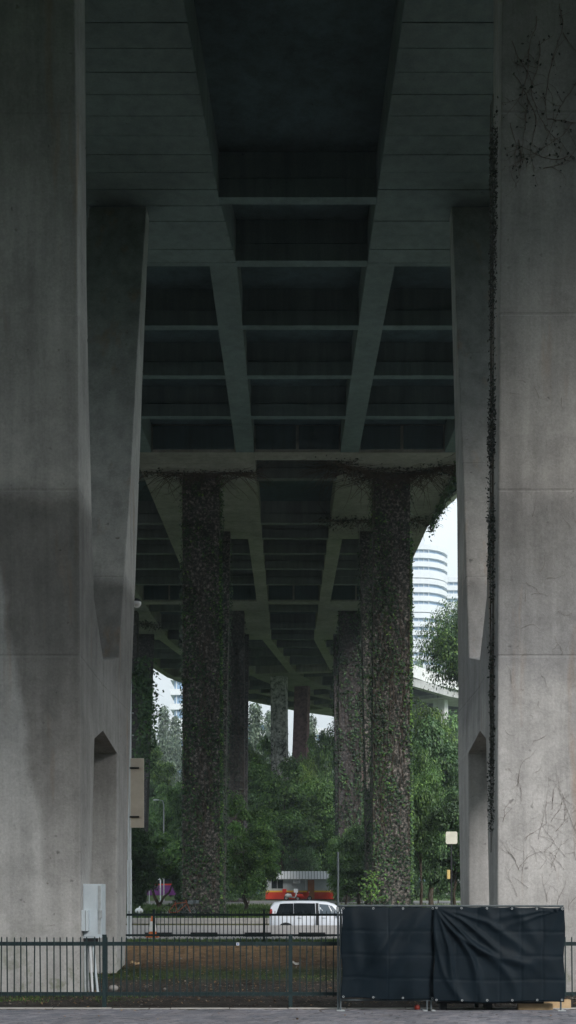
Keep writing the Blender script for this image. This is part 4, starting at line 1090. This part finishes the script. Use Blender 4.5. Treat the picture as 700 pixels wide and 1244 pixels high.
# unit trees, about 10 m high
proto_tree('A', M_leafA, 11, 4.6, 3.6, 6.4, 64, 430, .145, .22, 3.6)
proto_tree('B', M_leafB, 12, 4.2, 4.3, 5.7, 70, 400, .145, .24, 3.2)
proto_tree('C', M_leafC, 13, 4.4, 3.3, 6.7, 54, 430, .125, .2, 4)
proto_tree('D', M_leafA, 14, 3.8, 4.6, 5.4, 66, 400, .135, .22, 3)
proto_tree('F', M_leafF, 15, 3.0, 5.2, 5.6, 110, 130, .12, .16, 5.5, 'cone')
proto_tree('U', M_leafU, 18, 4.6, 1.4, 8.6, 84, 800, .07, .2, 6.9)
proto_tree('S', M_leafB, 16, 4.8, 4.4, 4.3, 60, 260, .2, .12, 1.6)
def tree(kind, x, ytop, wpx, Z, label, group=None, name=None, lx=None):
    me, tm, zc, H = TREES[kind]; g = level(Z)
    h = hgt(ytop, Z)-g; sz = h/H; w0 = {'A': 9.2, 'B': 8.4, 'C': 8.8, 'D': 7.6, 'F': 4.6, 'S': 9.6, 'U': 9.2}[kind]*1.1
    sx = wpx*Z/F/w0
    nm = name or {'F': 'conifer_tree', 'S': 'shrub'}.get(kind, 'broadleaf_tree')
    t = thing(nm, label, 'shrub' if kind == 'S' else 'tree', (px(x, Z), Z, g), 0, group)
    a = rnd.uniform(0, 6.28)
    c = link('crown', me, t, (0, 0, zc*sz), a); c.scale = (sx, sx, sz)
    k_ = link('trunk', tm, t, (0, 0, 0), a); k_.scale = (sx, sx, sz)
    return t
GT = 'trees growing beyond the car park'
for args in [
    ('C', 180, 908, 84, 150, 'light green tree left of the left ivy pier, behind the beige sign'),
    ('A', 208, 948, 84, 125, 'mid green tree hugging the left side of the left ivy pier'),
    ('B', 158, 985, 70, 62, 'dark leafy tree low behind the white lamp post'),
    ('A', 340, 922, 128, 110, 'broad spreading tree in the centre gap with the palest crown top'),
    ('D', 298, 962, 84, 69, 'rounded green tree immediately right of the left ivy pier'),
    ('A', 390, 948, 96, 112, 'dark green tree behind and right of the central spreading tree'),
    ('B', 436, 1000, 74, 72, 'dark bushy tree at the left foot of the right ivy pier'),
    ('D', 421, 1004, 52, 76, 'small dense tree in front of the right end of the striped booth'),
    ('B', 525, 868, 100, 76, 'tall dark tree immediately right of the right ivy pier'),
    ('A', 512, 905, 74, 66, 'green leafy tree filling the gap above the square sign'),
    ('B', 552, 955, 80, 60, 'dark tree beside the bare right pier, behind the square sign'),
    ('C', 520, 864, 84, 100, 'light green tree under the curved white flyover'),
    ('U', 590, 728, 146, 88, 'tallest tree, its bright crown against the white tower'),
    ('D', 475, 930, 70, 82, 'dark tree hidden behind the right ivy pier')]:
    tree(*args, group=GT)
GF = 'hazy trees beyond the far road'
far = [('F', 184, 882, 44, 205, 'pale feathery conifer, leftmost in the gap left of the ivy pier'), ('F', 199, 856, 48, 215, 'pale feathery conifer, taller one left of the ivy pier'),
       ('F', 213, 868, 44, 225, 'pale feathery conifer touching the left ivy pier'), ('F', 310, 852, 60, 190, 'hazy conifer in front of the distant apartment block'), ('F', 328, 862, 50, 210, 'hazy conifer left of the pale distant pier'),
       ('A', 317, 895, 80, 150, 'hazy green tree left of the pale distant pier'), ('C', 300, 915, 66, 135, 'yellowish tree behind the brown creeper pier'),
       ('A', 388, 885, 62, 135, 'bluish green tree right of the reddish distant leg'), ('D', 402, 878, 66, 150, 'hazy tree behind the dark right creeper pier'), ('F', 378, 868, 50, 200, 'hazy conifer right of the reddish distant leg'),
       ('A', 355, 905, 70, 165, 'hazy tree behind the pale distant pier'), ('A', 500, 870, 80, 130, 'green tree below the curved flyover beside the ivy'), ('D', 548, 868, 90, 135, 'tree behind the flyover at the bare right pier'),
       ('A', 498, 800, 62, 300, 'pale far tree at the foot of the white tower, by the ivy edge'), ('D', 524, 806, 60, 310, 'pale far tree at the foot of the white tower, middle one'), ('A', 551, 798, 62, 305, 'pale far tree at the foot of the white tower, beside the bare pier'),
       ('C', 372, 930, 50, 120, 'yellow green tree low behind the right of the central tree')]
for a in far: tree(*a, group=GF)
labs = ['far tree in the backdrop row', ]
xs_ = [120, 150, 182, 214, 246, 278, 306, 338, 366, 398, 428, 458, 490, 520, 552, 584]
where = ['leftmost, behind the bare left pier', 'behind the white lamp post', 'behind the beige sign plate', 'behind the left ivy pier', 'behind the right half of the left ivy pier', 'between the left ivy pier and the booth', 'above the left end of the booth', 'above the booth window',
         'above the booth roof', 'above the right end of the booth', 'behind the tree by the right ivy pier', 'behind the left half of the right ivy pier', 'behind the right edge of the right ivy pier', 'above the square sign', 'beside the bare right pier edge', 'rightmost, behind the bare right pier']
for i, x in enumerate(xs_):
    tree(['B', 'D', 'B', 'A'][i % 4], x, 948+rnd.uniform(-18, 18), 62, 128+rnd.uniform(-6, 10), 'dark tree of the far row, '+where[i], group='dark trees in the far row')
for i, x in enumerate(range(236, 600, 33)):
    if 310 < x < 420: Z_ = 108
    else: Z_ = 84
    tree('S', x, 1040+rnd.uniform(-14, 8), 46, Z_+rnd.uniform(-2, 3), 'dark undergrowth shrub '+['at the right foot of the left ivy pier', 'just right of the left ivy pier', 'under the rounded tree left of the booth', 'behind the left end of the booth', 'behind the booth window', 'behind the booth awning', 'at the left foot of the right ivy pier', 'behind the right ivy pier', 'at the right edge of the right ivy pier', 'left of the square sign post', 'behind the square sign post', 'behind the bare right pier'][min(i, 11)], group='dark undergrowth shrubs')
for (x, yt, w_, Z_, lab) in ((165, 1020, 30, 66, 'dark shrub low beside the white lamp post'), (225, 1045, 36, 64, 'dark shrub at the foot of the left ivy pier')):
    tree('S', x, yt, w_, Z_, lab)
# the wood is an unseen leaf belt added to block low sky
rngw = np.random.default_rng(99); n = 45000
th = rngw.uniform(0, 1, n)
pathw = np.array([(-36, 12), (-33, 0), (-34, -20), (-30, -40), (0, -44), (30, -40), (36, -20), (36, 0), (37, 14)], float)
t_ = th*(len(pathw)-1); i_ = np.minimum(t_.astype(int), len(pathw)-2); q_ = pathw[i_]+(pathw[i_+1]-pathw[i_])*(t_-i_)[:, None]
topw = 19+3*np.sin(t_*7)+2*np.sin(t_*17+1)
C = np.column_stack([q_+rngw.normal(0, 2.2, (n, 2)), rngw.uniform(0, 1, n)*topw])
V, Fq = leaf_quads(C, rngw.normal(size=(n, 3))+np.array([0, 0, .6]), rngw.uniform(.35, .9, n), rngw)
tag(link('unseen_wood_screen', npmesh('wood_screen', V, Fq, M_leafA)), 'unseen leaf belt added behind the camera to block low sky', None, None, 'stuff')
# forked tree left of the ivy pier
ft = thing('forked_tree', 'small tree with a forked bare trunk beside the far road', 'tree', (px(193, 75), 75, level(75)), 0)
mb = MB(); Zf = 75; g = level(75)
def fp_(x, y): return (px(x, Zf)-px(193, Zf), 0, hgt(y, Zf)-g)
mb.tube([fp_(193.5, 1106), fp_(193.5, 1099)], .16, .13, 7); mb.tube([fp_(193, 1100), fp_(188, 1090), fp_(184, 1078), fp_(185, 1062), fp_(181, 1045)], .12, .05, 6)
mb.tube([fp_(194, 1100), fp_(199, 1090), fp_(206, 1084), fp_(211, 1070), fp_(214, 1050)], .09, .04, 6); mb.build('trunk', M_bark, ft, smooth=True)
cme, _ = crown_mesh(77, 2.6, 1.5, 34, 240, .13, M_leafA); link('crown', cme, ft, fp_(193, 1040))
# bright sapling shoots at the foot of the right ivy pier
sh = thing('young_shoot', 'yellow green sapling shoot at the foot of the right ivy pier', 'plant', (px(450, 54), 54, .46))
mb = MB(); mb.tube([(0, 0, 0), (.06, 0, .9), (.02, 0, 1.6), (.1, 0, 2.4)], .025, .008, 5); mb.build('stem', M_vine, sh)
rng = np.random.default_rng(9); C = np.column_stack([rng.normal(.05, .28, 130), rng.normal(0, .15, 130), rng.uniform(.9, 2.3, 130)])
V, Fq = leaf_quads(C, np.column_stack([rng.normal(0, .6, 130), -np.ones(130), rng.normal(.6, .4, 130)]), rng.uniform(.05, .11, 130), rng)
link('leaves', npmesh('shoot leaves', V, Fq, M_ivyB), sh)

# ------------------------------------------------------------------ ground cover
def scatter(name, label, n, xr, yr, m, sz, up, seed, hfun=None, dens=None):
    rng = np.random.default_rng(seed); X = rng.uniform(*xr, n); Y = rng.uniform(*yr, n)
    if dens is not None:
        keep = rng.random(n) < dens(X, Y); X, Y = X[keep], Y[keep]
    Zg = np.interp(Y, [a for a, _ in PROF], [h for _, h in PROF]); n = len(X)
    S = rng.uniform(*sz, n)
    if up:    # upright blades
        a = rng.uniform(0, 2*np.pi, n); dx, dy = np.cos(a)*S*.16, np.sin(a)*S*.16; lx_, ly_ = rng.normal(0, .3, n)*S, rng.normal(0, .3, n)*S
        V = np.stack([np.column_stack([X-dx, Y-dy, Zg-.01]), np.column_stack([X+dx, Y+dy, Zg-.01]), np.column_stack([X+lx_, Y+ly_, Zg+S])], axis=1).reshape(-1, 3)
        Fq = np.arange(3*n).reshape(n, 3)
    else:
        C = np.column_stack([X, Y, Zg+.022+rng.random(n)*.02])
        V, Fq = leaf_quads(C, np.column_stack([rng.normal(0, .35, n), rng.normal(0, .35, n), np.ones(n)]), S, rng)
    o = link(name, npmesh(name, V, Fq, m)); tag(o, label, None, None, 'stuff'); return o
nz = lambda X, Y: np.clip(.5+.5*np.sin(X*1.3+np.sin(Y*2.1))*np.cos(Y*.9+X*.5), 0, 1)
scatter('grass_strip', 'short green grass strip at the foot of the brown bank', 9000, (-7, 7), (23.0, 24.5), M_grass, (.015, .055), True, 1, dens=nz)
scatter('bank_grass', 'grass tufts along the crest of the bank by the farther railing', 12000, (-9, 9), (29.2, 31.2), M_grass, (.03, .10), True, 2)
scatter('soil_grass', 'sparse grass on the soil by the left pier', 6000, (-6, -2.2), (18.6, 20.0), M_grass, (.02, .06), True, 3, dens=lambda X, Y: np.clip(nz(X*2, Y)-.3, 0, 1))
scatter('bank_weeds', 'scattered low weeds on the brown bank', 3500, (-8, 8), (24.5, 29.2), M_grass, (.02, .08), True, 12, dens=lambda X, Y: np.clip(nz(X*1.7+3, Y*1.3)-.45, 0, 1))
scatter('verge_grass', 'grass verge around the ivy piers', 40000, (-14, 14), (53.8, 80), M_grass, (.08, .28), True, 4)
scatter('low_plants', 'low dark leafy ground cover left of the ivy pier', 9000, (-12, -5.2), (54, 60), M_leafB, (.05, .12), False, 5)
scatter('leaf_litter', 'dead leaves scattered over the soil and bank', 6500, (-6.5, 6.5), (17.9, 29.5), M_litter, (.01, .032), False, 6)
scatter('path_litter', 'few dead leaves on the brick path', 70, (-4.5, 4.5), (15.6, 17.9), M_litter, (.012, .035), False, 7)
# stones
mb = MB(); rr = random.Random(12)
for _ in range(420):
    x, y = rr.uniform(-6, 6), rr.uniform(18, 28.5); r_ = rr.uniform(.006, .02)*(2.0 if rr.random() < .06 else 1)
    sphere(mb, (x, y, level(y)+r_*.3), r_*rr.uniform(.8, 1.5), r_, r_*.7, 6, 4)
tag(mb.build('loose_stones', mottled('dull stone', [(.3, (.12, .11, .10)), (.7, (.24, .22, .2))], 9), smooth=False), 'loose stones on the soil behind the railing', None, None, 'stuff')
mb = MB(); sphere(mb, (0, 0, .05), .09, .07, .06, 10, 6)
tag(mb.build('pale_stone', M_lot, smooth=True), 'rounded pale stone at the foot of the left pier opening', 'stone').location = (px(138, 20.6), 20.6, .02)
for i, (x, y_, lab) in enumerate(((158, 1180, 'brown fallen palm leaf curled on the soil left of the bank'), (352, 1179, 'pale crumpled litter on the bank below the white car'))):
    Z_ = 25.5; mb = MB(); rg = random.Random(i)
    pts = [(a*.06, rg.gauss(0, .03), .03+.04*math.sin(a*1.2)+rg.gauss(0, .01)) for a in range(6)]
    pts = [(p[0]*.7, p[1]*.7, p[2]*.6) for p in pts]
    mb.loft([[(p[0], p[1]-.05*math.sin(math.pi*(j+.5)/6), p[2]), (p[0], p[1]+.05*math.sin(math.pi*(j+.5)/6), p[2]+.02), (p[0], p[1], p[2]+.05)] for j, p in enumerate(pts)])
    tag(mb.build('dry_leaf' if i == 0 else 'litter', M_ply if i == 0 else M_kerb), lab, 'leaf' if i == 0 else 'litter').location = (px(x, Z_), Z_, level(Z_))

# ------------------------------------------------------------------ haze
if HAZE:
    mb = MB(); mb.box(-320, 320, -90, 560, -1.6, 165)
    hz = mb.build('haze', None); hz.data.materials.clear()
    m = bpy.data.materials.new('haze air'); m.use_nodes = True; m.node_tree.nodes.clear()
    pv = m.node_tree.nodes.new('ShaderNodeVolumePrincipled'); ou = m.node_tree.nodes.new('ShaderNodeOutputMaterial')
    pv.inputs['Color'].default_value = (.80, .92, 1.0, 1); pv.inputs['Density'].default_value = HAZE; pv.inputs['Anisotropy'].default_value = .2
    m.node_tree.links.new(pv.outputs[0], ou.inputs['Volume']); hz.data.materials.append(m); tag(hz, 'thin pale haze over the whole scene', None, None, 'stuff')
